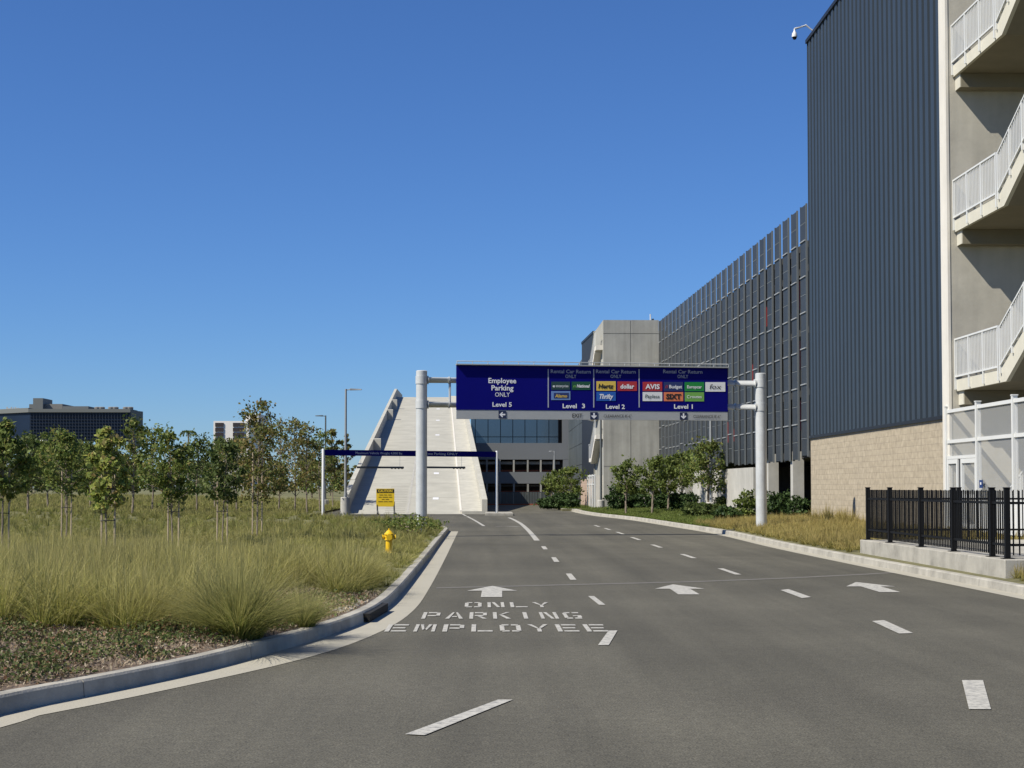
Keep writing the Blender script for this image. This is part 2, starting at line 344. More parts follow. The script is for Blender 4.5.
# ---------------------------------------------------------------- ground, road, kerbs
def catmull(pts, step=1.0):
    out = []
    P = [pts[0]*2-pts[1]] + pts + [pts[-1]*2-pts[-2]]
    for i in range(1, len(P)-2):
        p0,p1,p2,p3 = P[i-1],P[i],P[i+1],P[i+2]; n = max(2, int((p2-p1).length/step))
        for k in range(n):
            t = k/n; a = .5*((2*p1)+(p2-p0)*t+(2*p0-5*p1+4*p2-p3)*t*t+(-p0+3*p1-3*p2+p3)*t**3); out.append(a)
    out.append(pts[-1]); return out
def interp(poly, Y):
    for a, b in zip(poly, poly[1:]):
        if min(a.y,b.y) <= Y <= max(a.y,b.y) and a.y != b.y:
            return a.x + (b.x-a.x)*(Y-a.y)/(b.y-a.y)
    return poly[0].x if Y < poly[0].y else poly[-1].x
def V2(x,y): return Vector((x,y,0))
LK = [V2(-26,-6), V2(-14.5,4)] + [G(*p) for p in ((-260,755),(0,714),(100,694.5),(200,673),(309,643),(360,625),(384,611),(401,594.6),(423.5,566),(438,546),(449,531.5))]
LK = catmull(LK, .6)
LK2 = catmull([LK[-1], V2(-1.75,65), V2(-2.9,70), V2(-5.5,74.5), V2(-9.5,77), V2(-14,78)], .8)
LKall = LK + LK2[1:]
RK = catmull([V2(8.9,-15), V2(8.75,10)] + [G(*p) for p in ((1024,595.6),(858,563),(780,547),(726,534.7),(680,527),(635,520),(600,516),(582,513),(574,510.8))], 1.0)
def kerb(line, side, name, h=.15, wdt=.17, seg=3.0):
    """kerb stones along a line; side=+1 planting to the left of travel"""
    mb = MB(); acc = 0; P = []; ds = [0]
    for a, b in zip(line, line[1:]): ds.append(ds[-1]+(b-a).length)
    def at(s):
        for i in range(len(ds)-1):
            if ds[i] <= s <= ds[i+1]+1e-6:
                t = (s-ds[i])/max(1e-6, ds[i+1]-ds[i]); return line[i].lerp(line[i+1], t), (line[i+1]-line[i]).normalized()
        return line[-1], (line[-1]-line[-2]).normalized()
    s0 = 0
    while s0 < ds[-1]-.05:
        s1 = min(s0+seg, ds[-1]); k = max(1,int((s1-s0)/.6)); rows = []
        for i in range(k+1):
            s = s0+.006+(s1-s0-.012)*i/k; p, t = at(s); n = Vector((-t.y,t.x,0))*side
            rows.append([p+Vector((0,0,-.05)), p+n*.015+Vector((0,0,h-.02)), p+n*.035+Vector((0,0,h)), p+n*wdt+Vector((0,0,h)), p+n*wdt+Vector((0,0,-.05))])
        for a, b in zip(rows, rows[1:]):
            for j in range(4): mb.quad(a[j],a[j+1],b[j+1],b[j],'kerb')
        mb.add(rows[0], [(0,1,2,3,4)],'kerb'); mb.add(rows[-1], [(4,3,2,1,0)],'kerb')
        s0 = s1
    return struct(mb.build(name))
mb = MB(); mb.quad((-3000,-300,-.06),(3000,-300,-.06),(3000,5000,-.06),(-3000,5000,-.06),'farland'); struct(mb.build('ground'))
mb = MB(); mb.quad((-40,-25,0),(26,-25,0),(26,260,0),(-40,260,0),'asphalt'); struct(mb.build('road'))
kerb(LKall, 1, 'kerb'); kerb(RK, -1, 'kerb')
# gutters
gpx = [(-260,775),(0,723.5),(100,704),(200,683),(315,656),(380.5,632),(412,612),(429,589),(446,557),(459,530)]
GO = catmull([V2(-26,-7.2), V2(-14.2,2.6)]+[G(*p) for p in gpx]+[V2(-.9,64)], .6)
def resample(line, n):
    ds=[0]
    for a,b in zip(line,line[1:]): ds.append(ds[-1]+(b-a).length)
    out=[]; j=0
    for i in range(n):
        s=ds[-1]*i/(n-1)
        while j < len(ds)-2 and ds[j+1] < s: j+=1
        out.append(line[j].lerp(line[j+1], min(1,(s-ds[j])/max(1e-9,ds[j+1]-ds[j]))))
    return out
def gutter(inner, width_fn, side, name):
    mb = MB(); rows=[]
    for i,p in enumerate(inner):
        t=(inner[min(i+1,len(inner)-1)]-inner[max(i-1,0)]).normalized(); n=Vector((-t.y,t.x,0))*side
        rows.append((p+n*.01+Vector((0,0,.006)), p-n*width_fn(p)+Vector((0,0,.004))))
    acc = 0
    for a,b in zip(rows,rows[1:]):
        mb.quad(a[0],a[1],b[1],b[0],'gutter')
    return struct(mb.build(name))
def lgw(p):
    # distance across to the measured outer line
    best = 9
    for a, b in zip(GO, GO[1:]):
        d = b-a; t = max(0, min(1, (p-a).dot(d)/max(1e-9, d.length_squared))); best = min(best, (a+d*t-p).length)
    return max(.3, best)
gutter(LK, lgw, 1, 'gutter'); gutter(RK, lambda p: .32, -1, 'gutter')
def sm(t):
    t = min(1,max(0,t)); return t*t*(3-2*t)
def gzl(x, y):   # ground height, left planting
    k = interp(LKall, min(y, 78)); d = max(0, k-x)
    return .13 + .16*min(1, d/3.0) + (.05*math.sin(x*.35)*math.cos(y*.21) if d > 3 else 0) + .25*min(1,max(0,(d-8)/20)) + .3*sm((y-48)/60)*sm((d-1.5)/9)
def strips(line, offs, sgn, zf, m, name):
    rows = [[Vector((p.x+sgn*o, p.y, zf(p.x+sgn*o, p.y))) for o in offs] for p in line]
    mb = MB()
    for a,b in zip(rows,rows[1:]):
        for j in range(len(offs)-1): mb.quad(a[j],a[j+1],b[j+1],b[j],m)
    return mb.build(name, smooth=True)
lk_line = [Vector(p) for p in LKall] 
offs = [.16,.5,1,1.7,2.6,4,6,9,13,18,25,35,50,80,130,260,500]
ll = [p for p in LKall if p.y < 77.2]
ext = [V2(ll[-1].x, ll[-1].y+.1)] + [V2(-9.9, y) for y in (79,85,92,98)] + [V2(-10.2-.0266*(y-98), y) for y in range(104,240,6)] + [V2(-16,y) for y in (260,320,420)]
struct(strips(ll+ext, offs, -1, lambda x,y: gzl(x,y), 'field', 'grass_field'))
# mulch bed behind the near kerb
mul = [p for p in LK if 6 < p.y < 23]
struct(strips(mul, [.165,.6,1.1,1.7,2.4,3.2,4.2], -1, lambda x,y: gzl(x,y)+.012, 'dirt', 'mulch_bed'))
def gzr(x, y):
    d = max(0, x-interp(RK, min(y,108)))
    return .13 + .22*min(1, d/3.0)
rr = [p for p in RK if p.y > -14]
struct(strips(rr, [.16,.5,1,2,3.5,5.6,8,14,20], 1, gzr, 'verge', 'roadside_verge'))
# far roadside bed by the garage entrance
mb = MB(); mb.box(5.9,9.5,113,152,-.03,.14,'verge'); struct(mb.build('roadside_verge'))
kerb([V2(5.9,152),V2(5.9,114),V2(6.3,113),V2(9,112.6)], 1, 'kerb')

# ---------------------------------------------------------------- road markings
def sheet(px_list, name, z=.008, m='paint'):
    mb = MB(); mb.add([G(*p, z) for p in px_list], [tuple(range(len(px_list)))], m); o = struct(mb.build(name))
    return o
mbL = MB()
def dash(p):
    q = [G(*a, .008) for a in p]; mbL.add(q, [(0,1,2,3)], 'paint')
for d in ([(405,734),(424.6,735),(512.6,699.5),(498,699.5)], [(598,645),(608.7,645),(617.5,630.4),(608.7,630.4)],
          [(588,596),(594,596),(605.4,604.7),(599,604.7)], [(565.8,573.5),(571.3,573.5),(576.5,579.7),(570.3,579.7)],
          [(551.2,557.2),(555.8,557.2),(559.4,561.8),(554.2,561.8)], [(541,546.2),(545.4,546.2),(547.8,549.3),(543.4,549.3)],
          [(962,680),(983,680),(991,709),(969,709)], [(872,621),(884,620),(913,633),(899,633.5)],
          [(780.5,590),(788.5,589),(811,597),(802,598)]):
    dash(d)
def xdash(cx, cy, l=3.0, wd=.12):   # a dash along the road direction, measured by its centre
    c = G(cx, cy, .008); mbL.add([c+Vector((-wd/2,-l/2,0)), c+Vector((wd/2,-l/2,0)), c+Vector((wd/2,l/2,0)), c+Vector((-wd/2,l/2,0))], [(0,1,2,3)], 'paint')
for c in ((729,571.3),(688,556),(656.5,546),(635.5,538.5),(620,533),(607.5,529),(597,526)): xdash(*c, l=2.3 if c[0]>640 else 2.8, wd=.13)
struct(mbL.build('lane_lines'))
mb = MB()
def ribbon(pxs, wd, m='paint'):
    P = catmull([G(*p, .008) for p in pxs], 1.5)
    for i in range(len(P)-1):
        t=(P[i+1]-P[i]).normalized(); n=Vector((-t.y,t.x,0))*wd/2
        j=min(i+2,len(P)-1); t2=(P[j]-P[i+1]).normalized() if j>i+1 else t; n2=Vector((-t2.y,t2.x,0))*wd/2
        mb.quad(P[i]-n,P[i]+n,P[i+1]+n2,P[i+1]-n2,m)
ribbon([(509,517.6),(514,519.8),(520.7,523.6),(527,529),(533,535.5),(537,540.5)], .18)
ribbon([(467,516.3),(475,520.5),(484,526)], .13)
ribbon([(496,526.3),(507,526.2),(519,526.8)], .16)
ribbon([(461,513),(466,516)], .13)
struct(mb.build('edge_lines'))
def arrow(cx, cy_tip, cy_tail, head_w, name='road_arrow', ex=None, xt=None):
    tip = G(cx, cy_tip, .008); tail = G(xt if xt else cx, cy_tail, .008); d = (tail-tip); Lh = d.length; d.normalize(); n = Vector((-d.y,d.x,0))
    hb = tip + d*Lh*.46; st = head_w*.20
    mb = MB(); mb.add([tip, hb+n*head_w/2, hb+n*st, tail+n*st, tail-n*st, hb-n*st, hb-n*head_w/2], [(0,1,2,3,4,5,6)], 'paint'); struct(mb.build(name))
arrow(492.5,585.8,597,.85,xt=491.5); arrow(673,584.3,594.3,.86,xt=689); arrow(856,582,592,.86,xt=890)
# stencilled letters on the asphalt
LET = {  # strokes as rectangles / quads on a 0..1 square, gaps as a stencil leaves them
 'E':[(0,0,.22,1),(.30,0,1,.17),(.30,.42,.9,.58),(.30,.83,1,1)],
 'P':[(0,0,.22,1),(.30,.83,.8,1),(.30,.38,.8,.54),(.78,.46,1,.92)],
 'L':[(0,0,.22,1),(.30,0,1,.17)],
 'O':[(0,.12,.22,.88),(.78,.12,1,.88),(.1,0,.44,.17),(.56,0,.9,.17),(.1,.83,.44,1),(.56,.83,.9,1)],
 'R':[(0,0,.22,1),(.30,.83,.8,1),(.30,.40,.8,.55),(.78,.5,1,.92),[(.45,.36),(.68,.36),(1,0),(.76,0)]],
 'K':[(0,0,.22,1),[(.30,.52),(.5,.6),(1,1),(.76,1)],[(.40,.50),(.58,.56),(1,0),(.74,0)]],
 'I':[(.38,0,.62,1)],
 'N':[(0,0,.2,1),(.8,0,1,1),[(.26,1),(.44,1),(.74,0),(.56,0)]],
 'G':[(0,.12,.22,.88),(.1,0,.44,.17),(.56,0,.95,.17),(.1,.83,.44,1),(.56,.83,.95,1),(.76,.2,1,.5),(.52,.38,.74,.5)],
 'A':[[(0,0),(.22,0),(.46,.95),(.36,1)],[(.78,0),(1,0),(.64,1),(.54,.95)],(.36,.24,.64,.38)],
 'M':[(0,0,.17,1),(.83,0,1,1),[(.21,1),(.37,1),(.48,.35),(.40,.2)],[(.63,1),(.79,1),(.60,.2),(.52,.35)]],
 'Y':[(.40,0,.60,.44),[(0,1),(.22,1),(.48,.52),(.38,.46)],[(.78,1),(1,1),(.62,.46),(.52,.52)]],
}
def stencil(word, x0, x1, ybot, ytop):
    mb = MB(); a = G(x0, ybot, .008); b = G(x1, ybot, .008); t = G(x0, ytop, .008); n = len(word)
    W = b.x-a.x; H = t.y-a.y; cw = W/(n-.26); lw = cw*.74; sk = (t.x-a.x)*0
    for i, ch in enumerate(word):
        for q in LET[ch]:
            if isinstance(q, tuple): q = [(q[0],q[1]),(q[2],q[1]),(q[2],q[3]),(q[0],q[3])]
            mb.add([Vector((a.x+i*cw+u*lw, a.y+v*H+(b.y-a.y)*i/n, .008)) for u,v in q], [(0,1,2,3)], 'paint')
    return struct(mb.build('road_lettering'))
stencil('EMPLOYEE', 384, 609, 631.5, 624.3); stencil('PARKING', 421, 583.5, 618.6, 612.2); stencil('ONLY', 464.5, 551, 607.2, 602.2)
mb = MB()
P = [G(*p,.004) for p in ((436,588.5),(560,585.5),(700,582),(790,578.5),(870,574.5),(985,567.5))]
for a,b in zip(P,P[1:]): mb.quad(a, b, b+Vector((0,.32,0)), a+Vector((0,.32,0)), 'seam')
struct(mb.build('road_seam'))
# drain inlet in the left kerb
t = thing('drain_inlet', 'concrete drain inlet slab set in the left kerb behind the big grass tussock', 'drain', G(372,617,0))
a = G(361,624.5,0); b = G(384.5,610.5,0); u = (b-a).normalized(); n = Vector((-u.y,u.x,0))
mb = MB(); c = (a+b)/2 + n*1.0; mb.obox(c, u, n, (b-a).length/2-.1, .82, -.02, .165, 'kerb'); mb.build('slab', t, bevel=.015)
mb = MB(); c = (a+b)/2 - n*.03; mb.obox(c, u, n, (b-a).length/2-.22, .05, .012, .12, 'dark'); mb.build('opening', t)  # black block on the kerb face, painted darkness of the hole

# ---------------------------------------------------------------- overhead sign gantry
YL, YR = 54.3, 55.9
pl = AY(421.3,520,YL); pr = AY(761.5,520,YR)
ul = Vector((pr.x-pl.x, pr.y-pl.y, 0)).normalized(); nf = Vector((ul.y,-ul.x,0))   # towards the camera
UZ = Vector((0,0,1))
g = thing('overhead_sign_gantry', 'wide blue overhead rental car return sign carried on two steel posts across the road', 'sign gantry', (pl.x,pl.y,0))
zt = AY(421,370.5,YL).z
for p in (pl, pr):
    mb = MB(); zz = zt + (0.04 if p is pr else 0)
    mb.lathe(p.x,p.y,[(.34,0),(.34,.03),(.2,.035),(.195,zz-.12),(.195,zz-.02),(.17,zz)],'galv',28)
    for zc in (AY(421,380,YL).z, AY(421,404.5,YL).z): mb.lathe(p.x,p.y,[(.215,zc-.14),(.215,zc+.14)],'galv',28)
    mb.build('post', g, smooth=True)
bz = [AY(421,380,YL).z, AY(421,404.5,YL).z]
for z in bz:
    mb = MB(); o = -nf*.05
    mb.tube([pl+Vector((0,0,0))*0+Vector((0,0,z-pl.z)), Vector((pr.x,pr.y,z))], .105, 'galv', 16)
    for p, s in ((pl,1),(pr,-1)):
        q = Vector((p.x,p.y,z)); mb.tube([q+ul*s*.2, q+ul*s*.24], .16, 'galv', 16)
        mb.tube([q+ul*s*.95, q+ul*s*.99], .14, 'galv', 16)
    mb.build('beam', g, smooth=True)
mb = MB(); q = pl+ul*1.0; mb.tube([(q.x,q.y,bz[1]),(q.x,q.y,bz[0])], .045,'galv',8); mb.build('strut', g, smooth=True)
# sign panel; face coordinates in photograph pixels along the panel
fx = .28
def on_panel(px, off=0.0):
    d = ray(px, 487); pc = pl + nf*(fx+off); # intersect ray with vertical plane
    tt = (pc.x*nf.x+pc.y*nf.y)/(d.x*nf.x+d.y*nf.y); return Vector((d.x*tt, d.y*tt, 0))
sL = on_panel(456.5); sR = on_panel(728.2); W = (sR-sL).length; pxm = W/271.7
d0 = ray(456.5,365); tt = sL.y/d0.y; ZT = CAMH+d0.z*tt
d0 = ray(456.5,418.9); ZB = CAMH+d0.z*tt
pz = (ZT-ZB)/53.9
def S(px, py, off=.0):   # py = pixel height at that px, corrected for the 2.7 px fall of the top edge
    u = (px-456.5)*pxm; yy = py - 365 - 2.7*(px-456.5)/271.7
    return sL + ul*u + UZ*(ZT - yy*pz) + nf*off
mb = MB(); c = (sL+sR)/2 - nf*.09
mb.obox(c, ul, nf, W/2, .088, ZB+9.1*pz, ZT, 'blue')
panel = mb.build('sign_panel', g)
mb = MB(); mb.obox(c-nf*.003, ul, nf, W/2, .082, ZB, ZB+9.07*pz, 'signgrey'); gp = mb.build('clearance_strip', g)
mb = MB(); mb.obox((sL+sR)/2-nf*.03, ul, nf, W/2+.02, .155, ZT+.003, ZT+.04, 'signgrey')
mb.build('top_ledge', g)
mb = MB()
for i in range(19):
    q = sL+ul*(W*i/18) + nf*.12; mb.tube([(q.x,q.y,ZT+.04),(q.x,q.y,ZT+.13)], .012,'galv',6)
a = sL+nf*.12; b = sR+nf*.12; mb.tube([(a.x,a.y,ZT+.13),(b.x,b.y,ZT+.13)], .016,'galv',6)
mb.build('safety_rail', g)
def txt(parent, s, px, py, wpx, hpx, m, bold=.0, shear=0., off=.006, name='lettering'):
    mb = MB(); put_text(mb, s, S(px,py,off), ul, UZ, wpx*pxm, hpx*pz, m, bold, shear); o = mb.build(name, parent); return o
def merged(parent, items, name='lettering'):
    for s,px,py,w_,h_,m,b,sh in items:
        mb = MB(); put_text(mb, s, S(px,py,.006), ul, UZ, w_*pxm, h_*pz, m, b, sh); mb.build(name, parent)
merged(panel, [('Employee',501.3,380.6,27.4,5.0,'signwhite',.02,0),('Parking',501.4,387.9,21.7,5.0,'signwhite',.02,0),('ONLY',501.4,394.6,14.6,4.4,'signwhite',.0,0),('Level 5',501.1,404.6,19,4.4,'signwhite',.02,0)])
for cx, x0, lv in ((569.2,0,None),(614.4,0,('Level 2',613.8)),(682.3,0,('Level 1',682.7))):
    it = [('Rental Car Return',cx,371.3,40.0,3.6,'signlite',.012,0),('ONLY',cx,376.2,11,3.4,'signlite',.01,0)]
    if lv: it.append((lv[0],lv[1],407.0,19,4.4,'signwhite',.02,0))
    else: it += [('Level',568,406.2,14,4.4,'signwhite',.02,0),('3',581.8,406.2,3,4.4,'signwhite',.02,0)]
    merged(panel, it)
for x in (546.7,592.1,637.8):
    mb = MB(); mb.hexa([S(x-.5,407.9,0.001),S(x+.5,407.9,0.001),S(x+.5,407.9,.008),S(x-.5,407.9,.008),S(x-.5,369,0.001),S(x+.5,369,0.001),S(x+.5,369,.008),S(x-.5,369,.008)], 'signlite'); mb.build('divider', panel)
def plate(x0,x1,y0,y1,m,items,inner=None):
    mb = MB()
    def slabq(x0,x1,y0,y1,m,o0,o1):
        mb.hexa([S(x0,y1,o0),S(x1,y1,o0),S(x1,y1,o1),S(x0,y1,o1),S(x0,y0,o0),S(x1,y0,o0),S(x1,y0,o1),S(x0,y0,o1)], m)
    slabq(x0,x1,y0,y1,m,.001,.010)
    if inner: slabq(x0+2.6,x1-1.6,y0+1.8,y1-1.8,inner,.011,.016)
    for s,cx,cy,w_,h_,mm,b,sh in items:
        put_text(mb, s, S(cx,cy,.02), ul, UZ, w_*pxm, h_*pz, mm, b, sh)
    return mb, slabq
def P_(*a, **k):
    mb, sq = plate(*a, **k); mb.build('logo_plate', panel); 
P_(549.8,568.3,381.6,389.8,'plate_darkgreen',[('enterprise',560.4,385.9,12.6,2.8,'signwhite',.0,0),('e',552.2,385.9,2.4,2.8,'signwhite',.02,0)])
P_(570.1,588.9,381.6,390.0,'plate_green',[('National',581.5,386.0,12.4,3.0,'signwhite',.03,.2),('n',573,386.0,2.4,2.8,'plate_lightgreen',.03,.3)])
P_(549.6,568.7,391.2,400.2,'plate_alamo',[('Alamo',559.6,396.0,12,3.2,'plate_yellow',.02,.1)],inner='plate_navy')
P_(594.8,614.2,381.2,390.8,'plate_yellow',[('Hertz',604.5,386.2,15,4.4,'signblack',.035,.2)])
P_(616,635.6,381.4,391.0,'plate_red',[('dollar',625.8,386.4,14,4.4,'signwhite',.03,.05)])
P_(594.8,614.2,391.9,401.2,'plate_blue',[('Thrifty',604.5,396.6,14,4.6,'signwhite',.03,.25)])
P_(641.4,661.2,381.8,391.2,'plate_red',[('AVIS',651.3,386.6,14.5,4.8,'signwhite',.03,0)])
P_(662.8,682.5,381.9,391.3,'plate_navy',[('Budget',674.8,386.7,13,3.4,'signwhite',.02,0),('//',665.6,386.7,3.2,3.0,'plate_red',.02,0)])
P_(684,704,382.0,391.4,'plate_bright_green',[('Europcar',694,386.9,15,3.0,'signwhite',.02,0)])
P_(705.3,725.7,382.1,391.8,'plate_white',[('fox',715.6,386.7,12,5.0,'signblack',.0,.25)])
P_(641.4,661.2,392.2,401.4,'plate_white',[('Payless',651.2,396.6,14.5,3.6,'plate_darkgreen',.01,.15)])
P_(662.8,682.5,392.3,401.5,'plate_orange',[('SIXT',672.7,396.9,15.5,5.0,'signblack',.05,0)])
P_(684.2,703.8,392.4,401.8,'plate_lightgreen',[('routes',695.5,397,11.5,3.0,'signwhite',.01,0),('C',687.5,397,2.5,3.2,'signwhite',.01,0)])
def arrowplate(cx, cy, left):
    mb = MB(); h = 3.7
    mb.hexa([S(cx-h,cy+h,-.001),S(cx+h,cy+h,-.001),S(cx+h,cy+h,.006),S(cx-h,cy+h,.006),S(cx-h,cy-h,-.001),S(cx+h,cy-h,-.001),S(cx+h,cy-h,.006),S(cx-h,cy-h,.006)], 'bluedark')
    pts = [(0,2.9),(2.9,0),(1.7,-.6),(.75,.5),(.75,-2.9),(-.75,-2.9),(-.75,.5),(-1.7,-.6),(-2.9,0)]
    q = [((-b,a) if left else (a,b)) for a,b in pts]
    vs = [S(cx+a,cy+b,.010) for a,b in q]; mb.add(vs, [(0,1,3),(1,2,3),(0,3,7),(3,4,5,6),(3,6,7),(0,7,8)] if False else [(0,1,2,3),(0,3,6),(3,4,5,6),(0,6,7,8)], 'signwhite')
    mb.build('arrow_plate', gp)
arrowplate(501.3,414.8,True); arrowplate(592.3,416.3,False); arrowplate(682.8,416.9,False)
merged(gp, [('EXIT',575.6,416,10,4.0,'signblack',.01,0)]); merged(gp, [('CLEARANCE 8\'-6"',616,416.6,28,3.0,'signblack',.0,0)]); merged(gp, [('CLEARANCE 8\'-6"',706.8,417.3,28,3.0,'signblack',.0,0)])

# ---------------------------------------------------------------- right: block and metal clad building with its stairwell
XB = 14.0
y_far = AX(810.7,437,XB).y; y_near = AX(944.5,417,XB).y; y_pil = AX(949.8,300,XB).y
zbr = AX(811,437.3,XB).z; zroof = AX(807,41.5,XB-.1).z
bd = thing('metal_clad_building', 'tall building with ribbed dark blue cladding above a tan block wall and white outside stairs', 'building', (XB,y_near,0))
mb = MB(); mb.box(XB,XB+9,y_near,y_far,-.02,zbr,'cmu'); mb.build('block_wall', bd)
mb = MB()
pitch = .60; y = y_near; prof = []
n = int((y_far-y_near)/pitch); pitch = (y_far-y_near)/n
for i in range(n):
    y0 = y_near+i*pitch; prof += [(y0,0),(y0+pitch*.56,0),(y0+pitch*.60,.13),(y0+pitch*.97,.13)]
prof.append((y_far,0))
x0 = XB+.04
for (ya,da),(yb,db) in zip(prof,prof[1:]):
    mb.quad((x0-.08+da,ya,zbr+.06),(x0-.08+da,ya,zroof),(x0-.08+db,yb,zroof),(x0-.08+db,yb,zbr+.06),'clad')
mb.box(x0+.08,XB+9,y_near,y_far,zbr+.003,zroof,'clad')
mb.build('metal_cladding', bd)
mb = MB(); mb.box(XB-.10,XB+9.05,y_near,y_far+.05,zroof+.002,zroof+.16,'cladtrim'); mb.build('roof_edge', bd)
mb = MB(); mb.box(XB-.07,XB-.003,y_near,y_far,zbr-.06,zbr+.055,'cladtrim'); mb.build('base_flashing', bd)
mb = MB(); mb.box(XB-.06,XB+.018,y_pil-.02,y_near-.003,-.02,zroof+.1,'whitew'); mb.build('white_pier', bd)
YW = y_pil
mb = MB(); mb.box(XB+.02,XB+12,YW-.0,YW+.6,-.02,zroof+2,'greycon'); mb.build('stairwell_wall', bd)
XS = XB+.16; YLand = AX(999.5,200,XS).y; YF = YLand-4.8
def railing(p0, p1, hz0, hz1, top, nm, n_posts, drop=.32):
    """rail from p0 to p1 (Vectors at the deck), top = height"""
    mb = MB(); d = p1-p0
    for i in range(n_posts+1):
        q = p0+d*(i/n_posts); mb.box(q.x-.03,q.x+.03,q.y-.03,q.y+.03,q.z-drop,q.z+top,'white')
    for h in (top, .09):
        mb.hexa([p0+Vector((-.025,0,h-.05)),p0+Vector((.025,0,h-.05)),p1+Vector((.025,0,h-.05)),p1+Vector((-.025,0,h-.05)),
                 p0+Vector((-.025,0,h)),p0+Vector((.025,0,h)),p1+Vector((.025,0,h)),p1+Vector((-.025,0,h))],'white')
    m2 = int(d.length/.125)
    for i in range(1,m2):
        q = p0+d*(i/m2); mb.box(q.x-.009,q.x+.009,q.y-.009,q.y+.009,q.z+.05,q.z+top-.02,'white')
    mb.quad(p0+Vector((.03,0,.09)),p1+Vector((.03,0,.09)),p1+Vector((.03,0,top-.03)),p0+Vector((.03,0,top-.03)),'meshr')
    mb.build(nm, bd)
zl = [AX(954.5,63.5,XS).z, AX(954.5,220,XS).z, AX(956,379,XS).z]
fh = (zl[0]-zl[2])/2; zl = [zl[2]-fh, zl[2], zl[1], zl[0], zl[0]+fh]
for li, z in enumerate(zl[1:]):
    zb = z-.37
    mb = MB(); mb.box(XS+.10,XS+3.6,YLand,YW-.01,zb+.004,z-.02,'shadecon'); mb.build('landing', bd); mb = MB(); mb.box(XS,XS+.098,YLand,YW-.01,zb,z-.018,'soffit'); mb.build('landing_edge', bd)  # body takes the painted shade tone, edge strip the lit tone
    mb = MB(); mb.box(XS+.10,XS+3.7,YW-.5,YW-.01,zb-.42,zb-.003,'shadecon'); mb.box(XS+.07,XS+.098,YW-.48,YW-.01,zb-.41,zb-.003,'soffit'); mb.build('landing_beam', bd)  # beam shade and its lit end are set by colour
    railing(Vector((XS-.03,YW-.06,z)), Vector((XS-.03,YLand+.15,z)), 0,0, 1.2, 'railing', 3)
for li, z in enumerate(zl):
    ns = 14; run = (YLand-YF)/ns; rise = fh/2/ns
    # flight rising towards the camera on the road side
    if True:
        pts = [Vector((XS,YLand,z-.37)), Vector((XS,YLand,z-.02))]
        for i in range(ns):
            pts.append(Vector((XS,YLand-i*run,z+(i+1)*rise-.02))); pts.append(Vector((XS,YLand-(i+1)*run,z+(i+1)*rise-.02)))
        pts.append(Vector((XS,YF,z+fh/2-.40))); pts.append(Vector((XS,YLand-.35,z-.37)))
        if li > 0:
            mb = MB(); mb.prism(pts, (.11,0,0), 'soffit'); mb.prism([p+Vector((.112,0,.003)) for p in pts], (1.58,0,0), 'shadecon'); mb.build('stair_flight', bd)  # side face light, body darkened as painted shade
            railing(Vector((XS-.03,YLand-.0,z+.02)), Vector((XS-.03,YF,z+fh/2)), 0,0, 1.15, 'railing', 5, drop=.15)
        mb = MB(); mb.box(XS,XS+3.6,YF-1.8,YF-.004,z+fh/2-.37,z+fh/2-.02,'shadecon'); mb.build('landing', bd)
    z2 = z+fh/2
    if li < len(zl)-1:
        pts = [Vector((XS+1.9,YF,z2-.37)), Vector((XS+1.9,YF,z2-.02))]
        for i in range(ns):
            pts.append(Vector((XS+1.9,YF+i*run,z2+(i+1)*rise-.02))); pts.append(Vector((XS+1.9,YF+(i+1)*run,z2+(i+1)*rise-.02)))
        pts.append(Vector((XS+1.9,YLand-.003,z2+fh/2-.38))); pts.append(Vector((XS+1.9,YF+.35,z2-.37)))
        mb = MB(); mb.prism(pts, (1.7,0,0), 'shadecon'); mb.build('stair_flight', bd)
# ground flight (behind the mesh screen)
zg = .485; ns=14; run=(YLand-YF)/ns; rise=(zl[0]+fh/2-zg)/ns
pts=[Vector((XS+.1,YLand,zg))]
for i in range(ns):
    pts.append(Vector((XS+.1,YLand-i*run,zg+(i+1)*rise))); pts.append(Vector((XS+.1,YLand-(i+1)*run,zg+(i+1)*rise)))
pts.append(Vector((XS+.1,YF,zg)))
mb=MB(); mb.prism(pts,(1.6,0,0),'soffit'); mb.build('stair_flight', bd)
railing(Vector((XS+.08,YLand,zg)), Vector((XS+.08,YF,zl[0]+fh/2)), 0,0,1.1,'railing',4,drop=0)

# white mesh screen with double doors
zp = .485
ms = thing('mesh_screen', 'white framed mesh screen with double doors closing the foot of the stairs', 'screen', (XB-.1,y_pil-.2,zp))
ztop = AX(946,411,XB-.1).z; ys = [AX(p,450,XB-.1).y for p in (946,976.5,1013)]; ys += [ys[-1]-3.0, ys[-1]-6.0]
for y in ys:
    mb = MB(); mb.box(XB-.12,XB+.02,y-.055,y+.055,zp,ztop+.12,'white'); mb.box(XB-.13,XB+.03,y-.08,y+.08,ztop+.12,ztop+.15,'white'); mb.build('post', ms)
zmid = AX(946,442,XB-.1).z; zdoor = AX(946,458,XB-.1).z
mb = MB()
for z in (ztop-.02, zmid, ): mb.box(XB-.09,XB-.01,ys[-1],ys[0]-.07,z-.05,z+.05,'white')
mb.box(XB-.09,XB-.01,ys[-1],ys[1]-.07,zp,zp+.9,'white')
mb.box(XB-.09,XB-.01,ys[1]+.07,ys[0]-.07,zdoor-.04,zdoor+.05,'white'); mb.build('rail', ms)
for i in range(len(ys)-1):
    mb = MB(); z0 = zdoor+.05 if i == 0 else zp+.9
    mb.quad((XB-.05,ys[i]-.07,z0),(XB-.05,ys[i+1]+.07,z0),(XB-.05,ys[i+1]+.07,ztop-.07),(XB-.05,ys[i]-.07,ztop-.07),'meshp'); mb.build('mesh_panel', ms)
ya = ys[0]-.08; yb = ys[1]+.08; ymid = ya+(yb-ya)*.42
